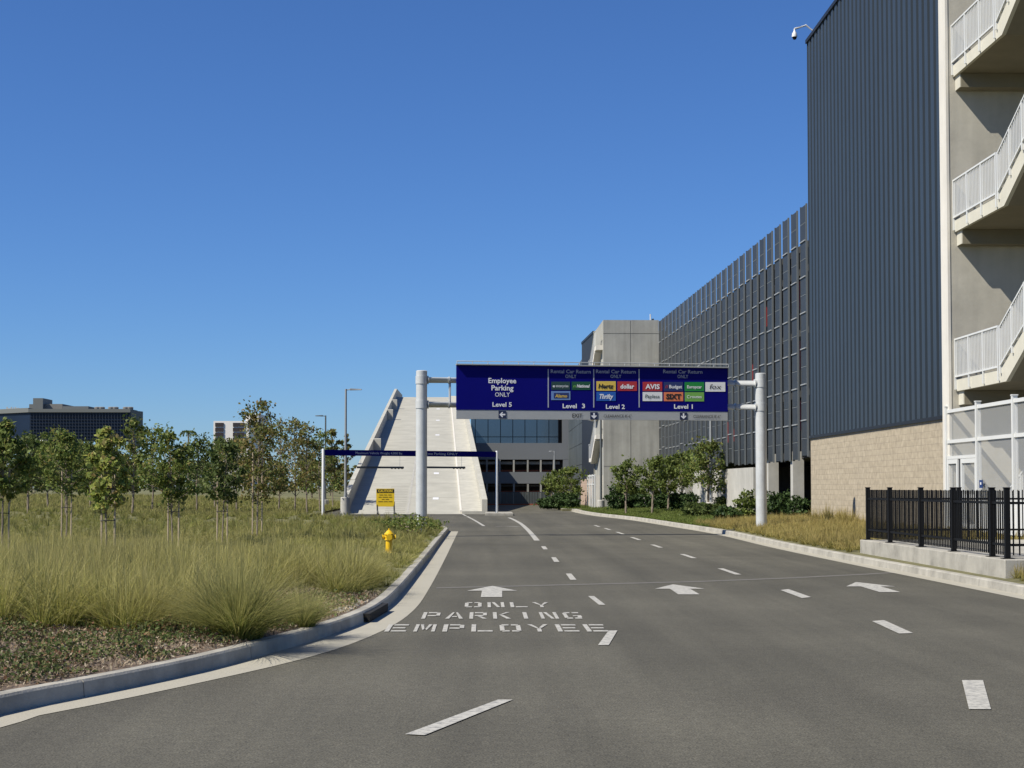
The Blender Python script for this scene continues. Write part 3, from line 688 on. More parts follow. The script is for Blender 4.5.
for (a,b) in ((ya,ymid+.12),(ymid-.16,yb)):
    fr = MB()
    for (p,q,z0,z1) in ((a,a-.12,zp,zdoor-.05),(b+.12,b,zp,zdoor-.05),(a-.12,b+.12,zdoor-.18,zdoor-.05),(a-.12,b+.12,zp+.02,zp+.2),(a-.12,b+.12,zp+.95,zp+1.05)):
        fr.box(XB-.10,XB-.02,min(p,q),max(p,q),z0,z1,'white')
    dr = fr.build('door', ms)
    mb = MB(); mb.quad((XB-.06,a-.12,zp+.2),(XB-.06,b+.12,zp+.2),(XB-.06,b+.12,zdoor-.18),(XB-.06,a-.12,zdoor-.18),'meshp'); mb.build('mesh_infill', dr)
mb = MB(); mb.box(XB-.055,XB-.035,ymid-.16,ymid+.12,zp,zdoor-.06,'cladtrim'); mb.build('door_gap_dark_sheet', ms)  # dark sheet stands in for the darkness between the two leaves
mb = MB(); yy = AX(979.5,484,XB-.18).y; zz = AX(979.5,484,XB-.18).z; mb.box(XB-.145,XB-.127,yy-.13,yy+.13,zz-.11,zz+.11,'signbl'); mb.box(XB-.149,XB-.146,yy-.05,yy+.05,zz-.02,zz+.05,'signwhite'); mb.build('door_sign', ms)

# concrete pad with low wall, black picket fence on it
ypn = AX(1005,570,9.1).y; ypf = AX(860,545,9.1).y
mb = MB(); mb.box(9.1,XB-.0,ypn,ypf,-.02,.485,'kerb')
tag(mb.build('concrete_pad', bevel=.015), 'raised light concrete pad with a low wall along the kerb under the black fence', 'concrete pad')
mb = MB(); mb.box(XB+.0,XB+4,ypn-2,YW-.01,-.02,.48,'greycon'); mb.box(9.4+3,XB,ypf,YW-.01,-.02,.35,'greycon'); tag(mb.build('concrete_pad'), 'grey concrete floor slab at the foot of the outside stairs', 'floor slab')
fe = thing('picket_fence', 'black steel picket fence standing on the concrete pad beside the kerb', 'fence', (9.25,ypf-.15,.485))
def picket(p, q, name='picket_panel', H=1.2, sp=.105):
    mb = MB(); d = q-p; L_ = d.length; u = d.normalized(); n_ = Vector((-u.y,u.x,0)); k = int(L_/sp)
    for i in range(1,k):
        c = p+d*(i/k); mb.obox(c,u,n_,.0105,.0105,.485+.06,.485+H,'black')
    for z in (.22,.96): mb.obox((p+q)/2,u,n_,L_/2,.02,.485+z,.485+z+.045,'black')
    mb.build(name, fe)
def fpost(p, H=1.24, s=.045):
    mb = MB(); mb.box(p.x-s,p.x+s,p.y-s,p.y+s,.485,.485+H,'black'); mb.box(p.x-s-.008,p.x+s+.008,p.y-s-.008,p.y+s+.008,.485+H,.485+H+.02,'black'); mb.box(p.x-s-.05,p.x+s+.05,p.y-s-.05,p.y+s+.05,.485,.497,'black'); mb.build('fence_post', fe)
fy = [AX(p,520,9.27).y for p in (864.8,890,921,953.5,992,1007)]
fy[0] = min(fy[0], ypf-.12); fy[-1] = max(fy[-1], ypn+.12)
pp = [Vector((9.27,y,0)) for y in fy]
for p in pp: fpost(p)
for a,b in zip(pp,pp[1:]): picket(a,b)
e1 = [Vector((9.27+2.3*i,fy[-1],0)) for i in range(1,3)]; prev = pp[-1]
for p in e1: fpost(p); picket(prev,p); prev=p
prev = pp[0]
for p in [Vector((9.27+2.2*i,fy[0],0)) for i in range(1,3)]: fpost(p); picket(prev,p); prev=p

# roof camera
cc = thing('security_camera', 'white security camera hanging from a bent arm at the roof corner', 'security camera', AX(806.5,39,XB-.1))
Y = y_far+.0
a = AY(815.5,33,Y); b = AY(806,25.3,Y); c = AY(794.5,28.8,Y)
mb = MB(); mb.tube([AY(818,36,Y), a, b, c], .045, 'white', 8); mb.build('arm', cc)
mb = MB(); mb.lathe(c.x,c.y,[(.03,c.z),(.04,c.z-.1),(.10,c.z-.2),(.12,c.z-.3),(.12,c.z-.36)],'white',14); mb.build('housing', cc, smooth=True)
mb = MB(); mb.lathe(c.x,c.y,[(.01,c.z-.48),(.07,c.z-.45),(.10,c.z-.363)],'black',14); mb.build('dome', cc, smooth=True)

# ---------------------------------------------------------------- finned parking garage
N0 = Vector((XY(808.2,y_far+.1),y_far+.1,0)); hd = Vector((-.0189,1,0)).normalized(); Lf = 113.2-y_far; nx = Vector((-hd.y,hd.x,0))  # nx points to the road
nx = Vector((-1,-.0189,0)).normalized()
ga = thing('parking_garage', 'long parking garage screened by tall dark metal fins along the road', 'parking garage', (N0.x,N0.y,0))
Z0, Z1 = 2.95, 13.85
lev = [3.35+2.75*i for i in range(4)]
mb = MB()
inner = N0 - nx*1.0
def gbox(s0,s1,d0,d1,z0,z1,m,mbx):   # along facade s, depth d behind the fin line
    c = N0 + hd*(s0+s1)/2 - nx*(d0+d1)/2; mbx.obox(c, hd, nx, (s1-s0)/2, (d1-d0)/2, z0, z1, m)
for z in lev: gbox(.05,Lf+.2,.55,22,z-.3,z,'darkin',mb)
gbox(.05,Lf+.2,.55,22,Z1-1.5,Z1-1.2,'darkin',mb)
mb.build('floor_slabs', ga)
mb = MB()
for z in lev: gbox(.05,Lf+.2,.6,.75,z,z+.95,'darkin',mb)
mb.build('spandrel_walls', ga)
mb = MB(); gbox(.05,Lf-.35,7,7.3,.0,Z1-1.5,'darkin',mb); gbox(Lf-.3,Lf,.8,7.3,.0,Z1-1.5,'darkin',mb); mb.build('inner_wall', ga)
for i,s in enumerate((3.6,9.0,36,38.8,41.6,44.4)):
    mb = MB(); gbox(s,s+.5,.15,.65,.0,Z0+.4,'lightcon',mb); mb.build('column', ga)
mb = MB(); gbox(12.5,32.5,.1,.5,.0,2.75,'lightcon',mb); mb.build('ground_wall', ga)
mb = MB(); gbox(6.2,8.2,3.0,3.3,.3,2.6,'redpaint',mb); mb.build('red_column', ga)
for s,z in ((4.6,3.6),(4.6,6.35),(4.6,9.1),(16,6.4),(23.4,3.6),(12.6,9.1)):
    mb = MB(); gbox(s,s+.6,.78,1.2,z-.2,z+2.1,'redpaint',mb); mb.build('red_column', ga)
nf_ = 27; sp = Lf/nf_
for i in range(nf_):
    s = .15+i*sp; zt_ = Z1 + .08; zb_ = Z0 + (0.0 if i%5 else .15)
    if 7 <= i <= 18: zb_ -= .0
    mb = MB(); rows = 14
    pa = N0+hd*s; pb = N0+hd*(s+.98)
    tdir = hd; nn = nx
    hh = (zt_-zb_)/rows
    for r in range(rows):
        z0 = zb_+r*hh; z1 = z0+hh-.04
        gbox(s,s+.98,-.0,.085,z0,z1,'fin',mb)
    for r in range(1,rows,1):
        z = zb_+r*hh-.05
        gbox(s+.005,s+.975,-.05 if r%2 == 0 else -.012,.08,z,z+(.05 if r%2 == 0 else .03),'finedge' if r%2 == 0 else 'finret',mb)
    gbox(s-.03,s-.002,.0,.085,zb_-.05,zt_+.01,'finret',mb)
    gbox(s+.982,s+1.0,-.01,.09,zb_-.05,zt_+.02,'finlite',mb)
    mb.build('fin', ga)

# ---------------------------------------------------------------- concrete tower, clad block and white stair beyond
YT = 113.0
tw = thing('concrete_tower', 'plain grey concrete stair tower at the far end of the garage', 'tower', (XY(630,YT),YT,0))
xt0, xt1 = XY(603.6,YT), XY(659.3,YT); zt1 = AY(630,320,YT).z; xj = XY(631,YT); zj1 = AY(630,333.6,YT).z; zj2 = AY(630,466.5,YT).z
mb = MB()
for a,b in ((xt0,xj-.02),(xj+.02,xt1)):
    for c,d in ((-.02,zj2-.02),(zj2+.02,zj1-.02),(zj1+.02,zt1)): mb.box(a,b,YT,YT+.3,c,d,'towercon')
mb.box(xt0+.002,xt1-.002,YT+.05,YT+9,-.02,zt1-.002,'towercon'); mb.build('wall', tw)
mb = MB(); x = XY(652.5,YT); mb.tube([(x,YT+1,zt1-.01),(x,YT+1,zt1+.55)], .05,'white',8); mb.box(x+.1,x+.25,YT+.9,YT+1.1,zt1,zt1+.2,'cladtrim'); mb.build('roof_mast', tw)
c2 = thing('clad_stair_block', 'narrow dark clad block with white outside stair left of the concrete tower', 'building', (XY(590,115),115,0))
xa = XY(593.6,121.5); za = AY(593.5,331.5,121.5).z; yb2 = 131.0; xb2 = XY(582,yb2)
mb = MB(); mb.hexa([(xa,121.5,2.4),(xa+6,121.5,2.4),(xa+6,yb2,2.4),(xb2,yb2,2.4),(xa,121.5,za-.15),(xa+6,121.5,za-.15),(xa+6,yb2,za-.15),(xb2,yb2,za-.15)],'clad_dark'); mb.build('metal_cladding', c2)
mb = MB(); mb.box(xa+.02,xa+5.5,121.3,121.497,-.02,za,'towercon'); mb.build('stairwell_wall', c2)
mb = MB(); mb.hexa([(xa-.05,121.5,za-.147),(xa+6,121.5,za-.147),(xa+6,yb2,za-.147),(xb2-.05,yb2,za-.147),(xa-.05,121.5,za+.05),(xa+6,121.5,za+.05),(xa+6,yb2,za+.05),(xb2-.05,yb2,za+.05)],'cladtrim'); mb.build('roof_edge', c2)
mb = MB(); mb.hexa([(xa-.1,121.5,-.02),(xa+6,121.5,-.02),(xa+6,yb2,-.02),(xb2-.1,yb2,-.02),(xa-.1,121.5,2.397),(xa+6,121.5,2.397),(xa+6,yb2,2.397),(xb2-.1,yb2,2.397)],'cmu2'); mb.build('block_wall', c2)
xs2 = XY(592.5,116); 
for k,z in enumerate((4.0,7.3,10.6)):
    mb = MB(); mb.box(xs2+.1,xs2+.95,119.2,121.29,z-.3,z,'whitew'); mb.box(xs2+.1,xs2+.95,113.6,115.0,z+1.3,z+1.65,'whitew'); mb.build('landing', c2)
    mb = MB(); mb.hexa([(xs2+.1,115.0,z+1.2),(xs2+.95,115.0,z+1.2),(xs2+.95,119.2,z-.45),(xs2+.1,119.2,z-.45),(xs2+.1,115.0,z+1.65),(xs2+.95,115.0,z+1.65),(xs2+.95,119.2,z),(xs2+.1,119.2,z)],'whitew'); mb.build('stair_flight', c2)
    mb = MB(); 
    for (p,q) in (((121.2,z),(119.2,z)),((119.2,z),(115,z+1.65)),((115,z+1.65),(113.6,z+1.65))):
        mb.quad((xs2+.08,p[0],p[1]),(xs2+.08,q[0],q[1]),(xs2+.08,q[0],q[1]+1.05),(xs2+.08,p[0],p[1]+1.05),'meshr')
        mb.tube([(xs2+.07,p[0],p[1]+1.05),(xs2+.07,q[0],q[1]+1.05)],.03,'white',6)
    mb.build('railing', c2)
mb = MB()
for y in (113.6,116.1,118.6,121.2): mb.box(xs2-.06,xs2+.04,y-.06,y+.06,-.02,2.7,'white')
mb.box(xs2-.04,xs2+.0,113.6,121.2,2.55,2.65,'white'); mb.box(xs2-.04,xs2+.0,113.6,121.2,1.9,1.98,'white'); mb.quad((xs2-.02,113.6,0),(xs2-.02,121.2,0),(xs2-.02,121.2,2.6),(xs2-.02,113.6,2.6),'meshp')
mb.box(xs2-.04,xs2+.75,113.55,113.62,0,2.6,'whitew'); mb.build('mesh_screen', c2)

# ---------------------------------------------------------------- glazed building across the end of the road
YG = 160.0
gb = thing('glazed_building', 'low wide building with a grey blue glass band above open parking decks behind the ramp', 'building', (XY(520,YG),YG,0))
xl, xr = XY(471,YG), XY(574,YG)
zz = {k: AY(520,k,YG).z for k in (400,444.5,459.5,472,483.5,437,461.5)}
ztg = 11.5
mb = MB(); mb.box(xl,xr,YG,YG+.5,zz[444.5]-.0,zz[444.5]+.15,'spandrel')
mb.box(xl,xr,YG,YG+.4,zz[459.5],zz[444.5]-.002,'spandrel'); mb.box(xl,xr,YG,YG+.4,zz[483.5],zz[472],'spandrel'); mb.box(xl,xr,YG,YG+.4,ztg-1.2,ztg,'spandrel')
mb.box(XY(562.3,YG),xr,YG+.01,YG+.6,zz[444.5]+.15,ztg-1.2,'spandrel'); mb.box(XY(563,YG),xr,YG+.01,YG+.6,-.02,zz[483.5],'spandrel'); mb.box(XY(563,YG),xr,YG+.01,YG+.6,zz[472],zz[459.5],'spandrel')
mb.build('spandrel', gb)
mb = MB(); mb.box(xl,xr,YG+6,YG+6.3,-.02,ztg-.2,'inbrown'); mb.box(xl,xr,YG+.4,YG+6,zz[483.5]+.2,zz[483.5]+.5,'slab'); mb.box(xl,xr,YG+.4,YG+6,zz[459.5]+.1,zz[459.5]+.4,'slab'); mb.build('deck', gb)
xs_ = [471.2,475.2,488,500.5,512.8,525,537,549,558.5]
for a,b in zip(xs_,xs_[1:]):
    mb = MB(); mb.box(XY(a+.35,YG),XY(b-.35,YG),YG+.12,YG+.16,zz[437]+.05,ztg-1.2,'glassb'); mb.box(XY(a+.35,YG),XY(b-.35,YG),YG+.12,YG+.16,zz[444.5]+.15,zz[437]-.02,'glassb')
    mb.build('window', gb)
mb = MB(); mb.box(xl,XY(559,YG),YG+.17,YG+.3,zz[444.5]+.14,ztg-1.19,'cladtrim'); mb.box(XY(559.2,YG),XY(562.2,YG),YG+.3,YG+.5,zz[444.5]+.14,ztg-1.19,'dark'); mb.build('window_backing', gb)
for a in (486,499,513,527,540,553):
    mb = MB(); mb.box(XY(a,YG),XY(a+1.6,YG),YG+.02,YG+.38,zz[472]-.3,zz[459.5]+.3,'towercon'); mb.box(XY(a,YG),XY(a+1.8,YG),YG+.02,YG+.38,-.02,zz[483.5]+.2,'towercon'); mb.build('column', gb)
mb = MB(); mb.box(xl,XY(560,YG),YG+.5,YG+.7,zz[461.5]-.28,zz[461.5],'towercon'); mb.box(xl,XY(560,YG),YG+1,YG+1.2,AY(520,471.6,YG).z,AY(520,469.8,YG).z,'orange'); mb.build('guard_rail', gb)
mb = MB(); mb.box(XY(500,YG),XY(545,YG),YG+.5,YG+.7,AY(520,494,YG).z,AY(520,490.8,YG).z,'orange'); mb.box(xl,XY(560,YG),YG+1.0,YG+1.2,AY(520,486.5,YG).z,AY(520,484.8,YG).z,'slab'); mb.build('low_guard_rail', gb)
mb = MB()
q0 = Vector((XY(568.5,155),155,0)); q1 = Vector((XY(582,131.2),131.2,0)); 
d = q1-q0
for i in range(8):
    a = q0+d*(i/8+.004); b = q0+d*((i+1)/8-.004)
    for z0 in (1.9,3.7,5.5,7.3,9.1,10.9):
        mb.hexa([a+UZ*z0, a+Vector((.15,0,z0)), b+Vector((.15,0,z0)), b+UZ*z0, a+UZ*(z0+1.76), a+Vector((.15,0,z0+1.76)), b+Vector((.15,0,z0+1.76)), b+UZ*(z0+1.76)],'screen')
mb.build('metal_screen', gb)
mb = MB(); mb.hexa([q0+Vector((.3,0,0)),q0+Vector((6,0,0)),q1+Vector((6,0,0)),q1+Vector((.3,0,0)),q0+Vector((.3,0,12.4)),q0+Vector((6,0,12.4)),q1+Vector((6,0,12.4)),q1+Vector((.3,0,12.4))],'darkin'); mb.build('wing', gb)
# low green fence in front
mb = MB()
for i in range(34):
    x = XY(487,150)+i*.26; mb.box(x,x+.22,150,150.03,.1,1.25,'screen')
mb.box(XY(486,150),XY(560,150),150.04,150.1,1.2,1.28,'cladtrim'); mb.box(XY(486,150),XY(560,150),149.9,150.2,-.02,.12,'orange')
tag(mb.build('low_fence'), 'low grey green slatted fence before the open lower deck', 'fence')

# ---------------------------------------------------------------- the long concrete ramp
YR0 = 100.0
rh = Vector((-.0266,1,.126)); rL = 112.0
RB = Vector((XY(342.5,YR0),YR0,0)); RBr = Vector((XY(487,YR0),YR0,0)); rw = RBr.x-RB.x
ra = thing('parking_ramp', 'long straight concrete ramp climbing to the roof level between parapets', 'ramp', (RB.x+rw/2,YR0,0))
def rp(s, x, h=0):  # s along, x across from left edge, h above deck
    return RB + rh*s + Vector((x,0,h))
def rprism(s0,s1,x0,x1,h0,h1,m,mbx,base=False):
    P4 = [rp(s0,x0,h0),rp(s0,x1,h0),rp(s1,x1,h0),rp(s1,x0,h0)]
    if base:
        P4 = [Vector((p.x,p.y,-.03)) for p in P4]
    mbx.hexa(P4+[rp(s0,x0,h1),rp(s0,x1,h1),rp(s1,x1,h1),rp(s1,x0,h1)], m)
mb = MB(); rprism(-.02,rL,0,rw,0,.004,'rampcon',mb,base=True)
# level top
e = rp(rL,0); mb.box(e.x,e.x+rw,e.y,e.y+14,e.z-.8,e.z,'rampcon'); mb.build('deck', ra)
pw = .32; ph = 1.15
mb = MB()
rprism(0,1.5,-.02,pw+.1,.0,.75,'rampside',mb); rprism(1.5,9,-.02,pw,.0,ph-.05,'rampside',mb); rprism(9.003,rL,-.02,pw-.02,.0,ph,'rampside',mb)
mb.box(e.x-.02,e.x+.3,e.y,e.y+14,e.z,e.z+1.15,'rampside')
mb.build('left_parapet', ra)
for s in (39,73.7,90):
    mb = MB(); rprism(s,s+.5,pw,pw+.62,.0,ph+.02,'rampside',mb); mb.build('lamp_pedestal', ra)
mb = MB()
rprism(0,rL,rw-pw,rw+.02,.0,.95,'rampside',mb); mb.box(e.x+rw-.3,e.x+rw,e.y,e.y+14,e.z,e.z+1,'rampside'); mb.build('right_parapet', ra)
mb = MB(); rprism(0,rL,rw-1.62,rw-pw-.002,.004,.18,'rampside',mb); mb.build('walkway', ra)
mb = MB(); rprism(.3,rL,rw-1.75,rw-1.62,.006,.20,'whitew',mb); mb.build('walkway_kerb', ra)
mb = MB(); rprism(.3,rL,4.12,4.26,.006,.012,'paint',mb); mb.build('centre_line', ra)
mb = MB()
for s in (7,22,38,55,73,90):
    rprism(s,s+1.0,rw-3.55,rw-3.15,.006,.012,'signwhite',mb)
mb.build('lane_marks', ra)
for i in range(16):
    mb = MB(); rprism(.5+i*.9,.72+i*.9,2.7,4.0,.006,.010,'joint',mb); mb.build('drain_slot', ra)
mb = MB()
for s in range(8,110,8): rprism(s,s+.05,pw,rw-1.8,.005,.009,'joint',mb)
mb.build('expansion_joints', ra)

# entry gantry with height bars
gl, gr = AY(323,510,91.0), AY(496.8,512,96.0)
eg = thing('entry_gantry', 'slim blue employee parking sign bar on two white posts at the foot of the ramp', 'sign gantry', (gl.x,gl.y,0))
u2 = Vector((gr.x-gl.x,gr.y-gl.y,0)).normalized(); n2 = Vector((u2.y,-u2.x,0)); zg1 = AY(323,449.3,91).z
for p in (gl,gr):
    mb = MB(); mb.lathe(p.x,p.y,[(.12,0),(.085,.02),(.085,zg1),(.07,zg1+.03)],'white',16); mb.build('post', eg, smooth=True)
mb = MB(); c = (gl+gr)/2; LL = (gr-gl).length/2; mb.obox(c,u2,n2,LL-.1,.06,zg1-.36,zg1-.02,'blue'); sb = mb.build('sign_bar', eg)
def egt(px, s, wm, parent=sb):
    d = ray(px,487); pc = gl+n2*.064; tt = (pc.x*n2.x+pc.y*n2.y)/(d.x*n2.x+d.y*n2.y); q = Vector((d.x*tt,d.y*tt,zg1-.19))
    mb = MB(); put_text(mb, s, q, u2, UZ, wm, .14, 'signwhite', .0); mb.build('lettering', parent)
egt(379,'Maximum Vehicle Weight 4,000 lbs',3.0); egt(437.5,'Employee Parking ONLY',2.7)
for x0,x1 in ((357,403.5),(420,465)):
    d = ray(x0,487); tt = (gl.x*n2.x+gl.y*n2.y)/(d.x*n2.x+d.y*n2.y); a = Vector((d.x*tt,d.y*tt,0)); d = ray(x1,487); tt = (gl.x*n2.x+gl.y*n2.y)/(d.x*n2.x+d.y*n2.y); b = Vector((d.x*tt,d.y*tt,0))
    zb = AY(x0,467.3,a.y).z
    mb = MB(); mb.tube([a+UZ*zb,b+UZ*zb],.065,'lampd',10)
    for k in range(4): q = b-u2*(.1+.22*k); mb.tube([q+UZ*(zb-.09),q+UZ*(zb+.02)],.05,'black',8)
    hb = mb.build('height_bar', eg)
    mb = MB()
    for k in (.08,.92): q = a.lerp(b,k); mb.tube([q+UZ*(zb+.05),q+UZ*(zg1-.36)],.008,'galv',5)
    mb.build('chain', hb)
# small kerbed island at the right post
mb = MB(); mb.box(gr.x-.7,gr.x+1.0,94.6,99.8,-.02,.15,'kerb'); struct(mb.build('traffic_island', bevel=.02))

# caution board
cs = AY(398.5,512,97.5); 
cb = thing('caution_sign', 'yellow caution board on two dark feet at the bottom of the ramp', 'sign', (cs.x,cs.y,0))
k = 97.5/1540
def CSP(px,py,off): return Vector((cs.x+(px-385.5)*k-13*k, 97.5-off, CAMH+(487-py)*k))
mb = MB(); a = CSP(376.3,506.5,0); b = CSP(394.3,488.6,0); mb.box(a.x,b.x,97.5,97.55,a.z,b.z,'caution_yellow'); bo = mb.build('board', cb)
mb = MB(); h0 = CSP(376.3,492.6,0).z; mb.box(a.x+.03,b.x-.03,97.485,97.497,h0,b.z-.04,'signblack')
put_text(mb,'CAUTION',Vector(((a.x+b.x)/2,97.48,(h0+b.z)/2-.02)),Vector((1,0,0)),UZ,.9,.15,'caution_yellow',.03)
for i,segs in enumerate(((-.38,-.14,-.08,.10,.18,.38),(-.42,-.24,-.18,.16,.22,.42),(-.22,-.06,.02,.22),(-.44,-.16,-.10,.14,.20,.44))):   # the board's small lines are too blurred to read: worn dark strokes
    for a_,b_ in zip(segs[::2],segs[1::2]):
        zc = h0-.14-i*.14; mc = (a.x+b.x)/2; mb.box(mc+a_,mc+b_,97.488,97.497,zc-.02,zc+.025,'caution_text')
mb.build('lettering', bo)
for x in (a.x+.06,b.x-.02):
    mb = MB(); mb.tube([(x,97.58,a.z+.3),(x+.02,97.45,.25),(x+.1,97.2,.03)],.05,'cladtrim',8); mb.tube([(x,97.62,a.z+.3),(x-.02,97.9,.03)],.03,'cladtrim',8); mb.build('foot', cb)

# ---------------------------------------------------------------- hydrant
hp = G(389,553.5,.2); zb = .18; sc = .80
hy = thing('fire_hydrant', 'yellow fire hydrant standing in the grass beside the left kerb', 'fire hydrant', (hp.x,hp.y,zb))
x,y = hp.x,hp.y; hy.scale = (.86,.86,.9)
mb = MB(); mb.lathe(x,y,[(.16,zb),(.16,zb+.05),(.095,zb+.06),(.09,zb+.36),(.12,zb+.37),(.12,zb+.40),(.10,zb+.41),(.105,zb+.5),(.13,zb+.51),(.13,zb+.535),(.10,zb+.56),(.06,zb+.61),(.02,zb+.63)],'hydrant',20); mb.build('barrel', hy, smooth=True)
mb = MB(); mb.lathe(x,y,[(.03,zb+.625),(.03,zb+.67)],'hydrant',5); mb.build('operating_nut', hy)
for dx,dy,r,l in ((1,.0,.05,.15),(-1,.0,.05,.15),(.1,-1,.07,.17)):
    v = Vector((dx,dy,0)).normalized(); c0 = Vector((x,y,zb+.45)); mb = MB(); mb.tube([c0+v*.07,c0+v*l],r,'hydrant',12); mb.tube([c0+v*l,c0+v*(l+.035)],r*1.25,'hydrant',6); mb.build('outlet', hy, smooth=True)

# ---------------------------------------------------------------- lamp posts
def lamp(px, Y, base_h, top_y, arm, label, m='lamp', br=.3, z0=.1, head=True, armpx=None):
    X = XY(px,Y); zt_ = AY(px,top_y,Y).z
    t = thing('street_lamp', label, 'street lamp', (X,Y,z0), 'tall street lamps')
    if base_h: mb = MB(); mb.lathe(X,Y,[(br,z0-.1),(br,z0+base_h-.04),(br-.04,z0+base_h)],'lightcon',20); mb.build('base', t, smooth=True)
    mb = MB(); mb.lathe(X,Y,[(.1,z0+base_h),(.085,z0+base_h+.3),(.06,zt_)],m,12); mb.build('pole', t, smooth=True)
    mb = MB(); s = 1 if arm>0 else -1; mb.tube([(X,Y,zt_-.06),(X+s*.28,Y,zt_-.03)],.035,m,8); mb.build('arm', t)
    mb = MB(); mb.hexa([(X+s*.25,Y-.15,zt_-.08),(X+arm,Y-.15,zt_-.06),(X+arm,Y+.15,zt_-.06),(X+s*.25,Y+.15,zt_-.08),(X+s*.25,Y-.15,zt_+.03),(X+arm,Y-.12,zt_-.0),(X+arm,Y+.12,zt_-.0),(X+s*.25,Y+.15,zt_+.03)],m); mb.build('lamp_head', t, bevel=.01)
lamp(345.5,93,1.05,389,.95,'street lamp on a fat concrete base beside the foot of the ramp')
lamp(325.3,128,.6,415.5,-.85,'thin street lamp rising above the trees left of the ramp',m='lampd')
lamp(711,86,.7,378,.8,'street lamp pole on a concrete base among the trees right of the road',z0=.2)
lamp(601,107.5,.75,392,.8,'pole lamp at the corner of the white mesh screen before the concrete tower',m='lampd',br=.26,z0=.1)
lamp(554.5,140,.3,451,-.5,'small far street lamp before the glazed building',m='lamp',z0=.0)

# ---------------------------------------------------------------- distant buildings on the left
YH = 450.0
ht = thing('hotel', 'large dark glass hotel with grey roof band far beyond the trees', 'hotel', (XY(80,YH),YH,0))
def hx(px): return XY(px,YH)
def hz(py): return AY(80,py,YH).z
mb = MB(); mb.box(hx(29),hx(130),YH,YH+8,hz(441),hz(412.5),'glassd'); mb.hexa([(hx(130.05),YH+1,hz(445)),(hx(135.5),YH+9,hz(445)),(hx(88),YH+60,hz(445)),(hx(80),YH+60,hz(445)),(hx(130.05),YH+1,hz(410)),(hx(135.5),YH+9,hz(410)),(hx(88),YH+60,hz(410)),(hx(80),YH+60,hz(410))],'hotelgrey'); 
mb.hexa([(hx(29),YH,hz(446)),(hx(29)-.0,YH+60,hz(446)),(hx(-60),YH+60,hz(446)),(hx(-60),YH+20,hz(446)),(hx(29),YH,hz(412.5)),(hx(29),YH+60,hz(412.5)),(hx(-60),YH+60,hz(412.5)),(hx(-60),YH+20,hz(412.5))],'glassd'); mb.build('glass_wall', ht)
mb = MB()
for i in range(9):
    z = hz(441)+(i+.5)*(hz(412.5)-hz(441))/9; mb.box(hx(29.3),hx(129.7),YH-.2,YH-.01,z,z+.10,'cladtrim')
for i in range(34):
    x = hx(30+i*3); mb.box(x,x+.12,YH-.3,YH-.26,hz(441),hz(412.5),'hotelnavy')
mb.build('window_bands', ht)
mb = MB(); mb.box(hx(28),hx(130),YH-.6,YH+9,hz(412.4),hz(409),'hotelgrey'); mb.hexa([(hx(28),YH-.6,hz(412.4)),(hx(28),YH+58,hz(412.4)),(hx(-60),YH+58,hz(412.4)),(hx(-60),YH+19.4,hz(412.4)),(hx(28),YH-.6,hz(408)),(hx(28),YH+58,hz(408)),(hx(-60),YH+58,hz(408)),(hx(-60),YH+19.4,hz(408))],'hotelgrey'); mb.build('roof_band', ht)
mb = MB(); mb.box(hx(26),hx(36),YH+6,YH+16,hz(409),hz(397),'hotelgrey'); mb.box(hx(16),hx(25.9),YH+12,YH+24,hz(409),hz(402),'hotelgrey'); mb.box(hx(36.1),hx(54),YH+8,YH+24,hz(409),hz(402.5),'slab'); mb.box(hx(58),hx(84),YH+4,YH+20,hz(409),hz(405.5),'hotelgrey'); mb.build('plant_room', ht)
for c in (90,94,104,108,119,123):
    mb = MB(); mb.lathe(hx(c),YH+8,[(.9,hz(409)),(1.0,hz(406)),(.7,hz(405.4))],'slab',12); mb.build('cooling_unit', ht)
mb = MB(); mb.box(hx(29),hx(62),YH+5,YH+50,-.02,hz(441.1),'darkin'); mb.box(hx(40),hx(47),YH-.5,YH-.3,hz(441),hz(440),'hotelwhite'); mb.build('podium', ht)
mb = MB(); put_text(mb,'Hilton',Vector((hx(10.5),YH+6,hz(407.6))),Vector((1,.0,0)),UZ,hx(22)-hx(-1),hz(405.8)-hz(409.2),'lightcon',.02); mb.build('roof_letters', ht)
YA = 520.0
ap = thing('white_tower_block', 'white high rise block with brown window panels showing over the trees', 'building', (XY(232,YA),YA,0))
def ax(px): return XY(px,YA)
def az(py): return AY(232,py,YA).z
mb = MB(); mb.box(ax(213),ax(248.5),YA,YA+30,-.02,az(421),'hotelwhite'); mb.box(ax(243),ax(256),YA+5,YA+28,az(421.1),az(413),'hotelwhite'); mb.build('wall', ap)
for x0,x1 in ((214.8,223.2),(232.6,244.2)):
    for r in range(6):
        mb = MB(); z1 = az(422.8+4.9*r); z0 = az(426.6+4.9*r); mb.box(ax(x0),ax(x1),YA-.3,YA-.01,z0,z1,'brown'); mb.build('window', ap)

# ---------------------------------------------------------------- foliage
def np_mesh(name, V, Fq, mats_, parent=None, tip=None, loc=None, smooth=False):
    me = bpy.data.meshes.new(name); nv = len(V); nfq = len(Fq); k = Fq.shape[1]
    me.vertices.add(nv); me.vertices.foreach_set('co', V.astype(np.float32).ravel())
    me.loops.add(nfq*k); me.loops.foreach_set('vertex_index', Fq.astype(np.int32).ravel())
    me.polygons.add(nfq); me.polygons.foreach_set('loop_start', np.arange(0,nfq*k,k,dtype=np.int32))
    me.polygons.foreach_set('loop_total', np.full(nfq,k,dtype=np.int32))
    if tip is not None:
        a = me.attributes.new('tip','FLOAT','POINT'); a.data.foreach_set('value', tip.astype(np.float32))
    me.update(calc_edges=True); me.validate()
    for m in mats_: me.materials.append(M[m])
    o = bpy.data.objects.new(name, me); COL.objects.link(o)
    if parent: o.parent = parent
    return o
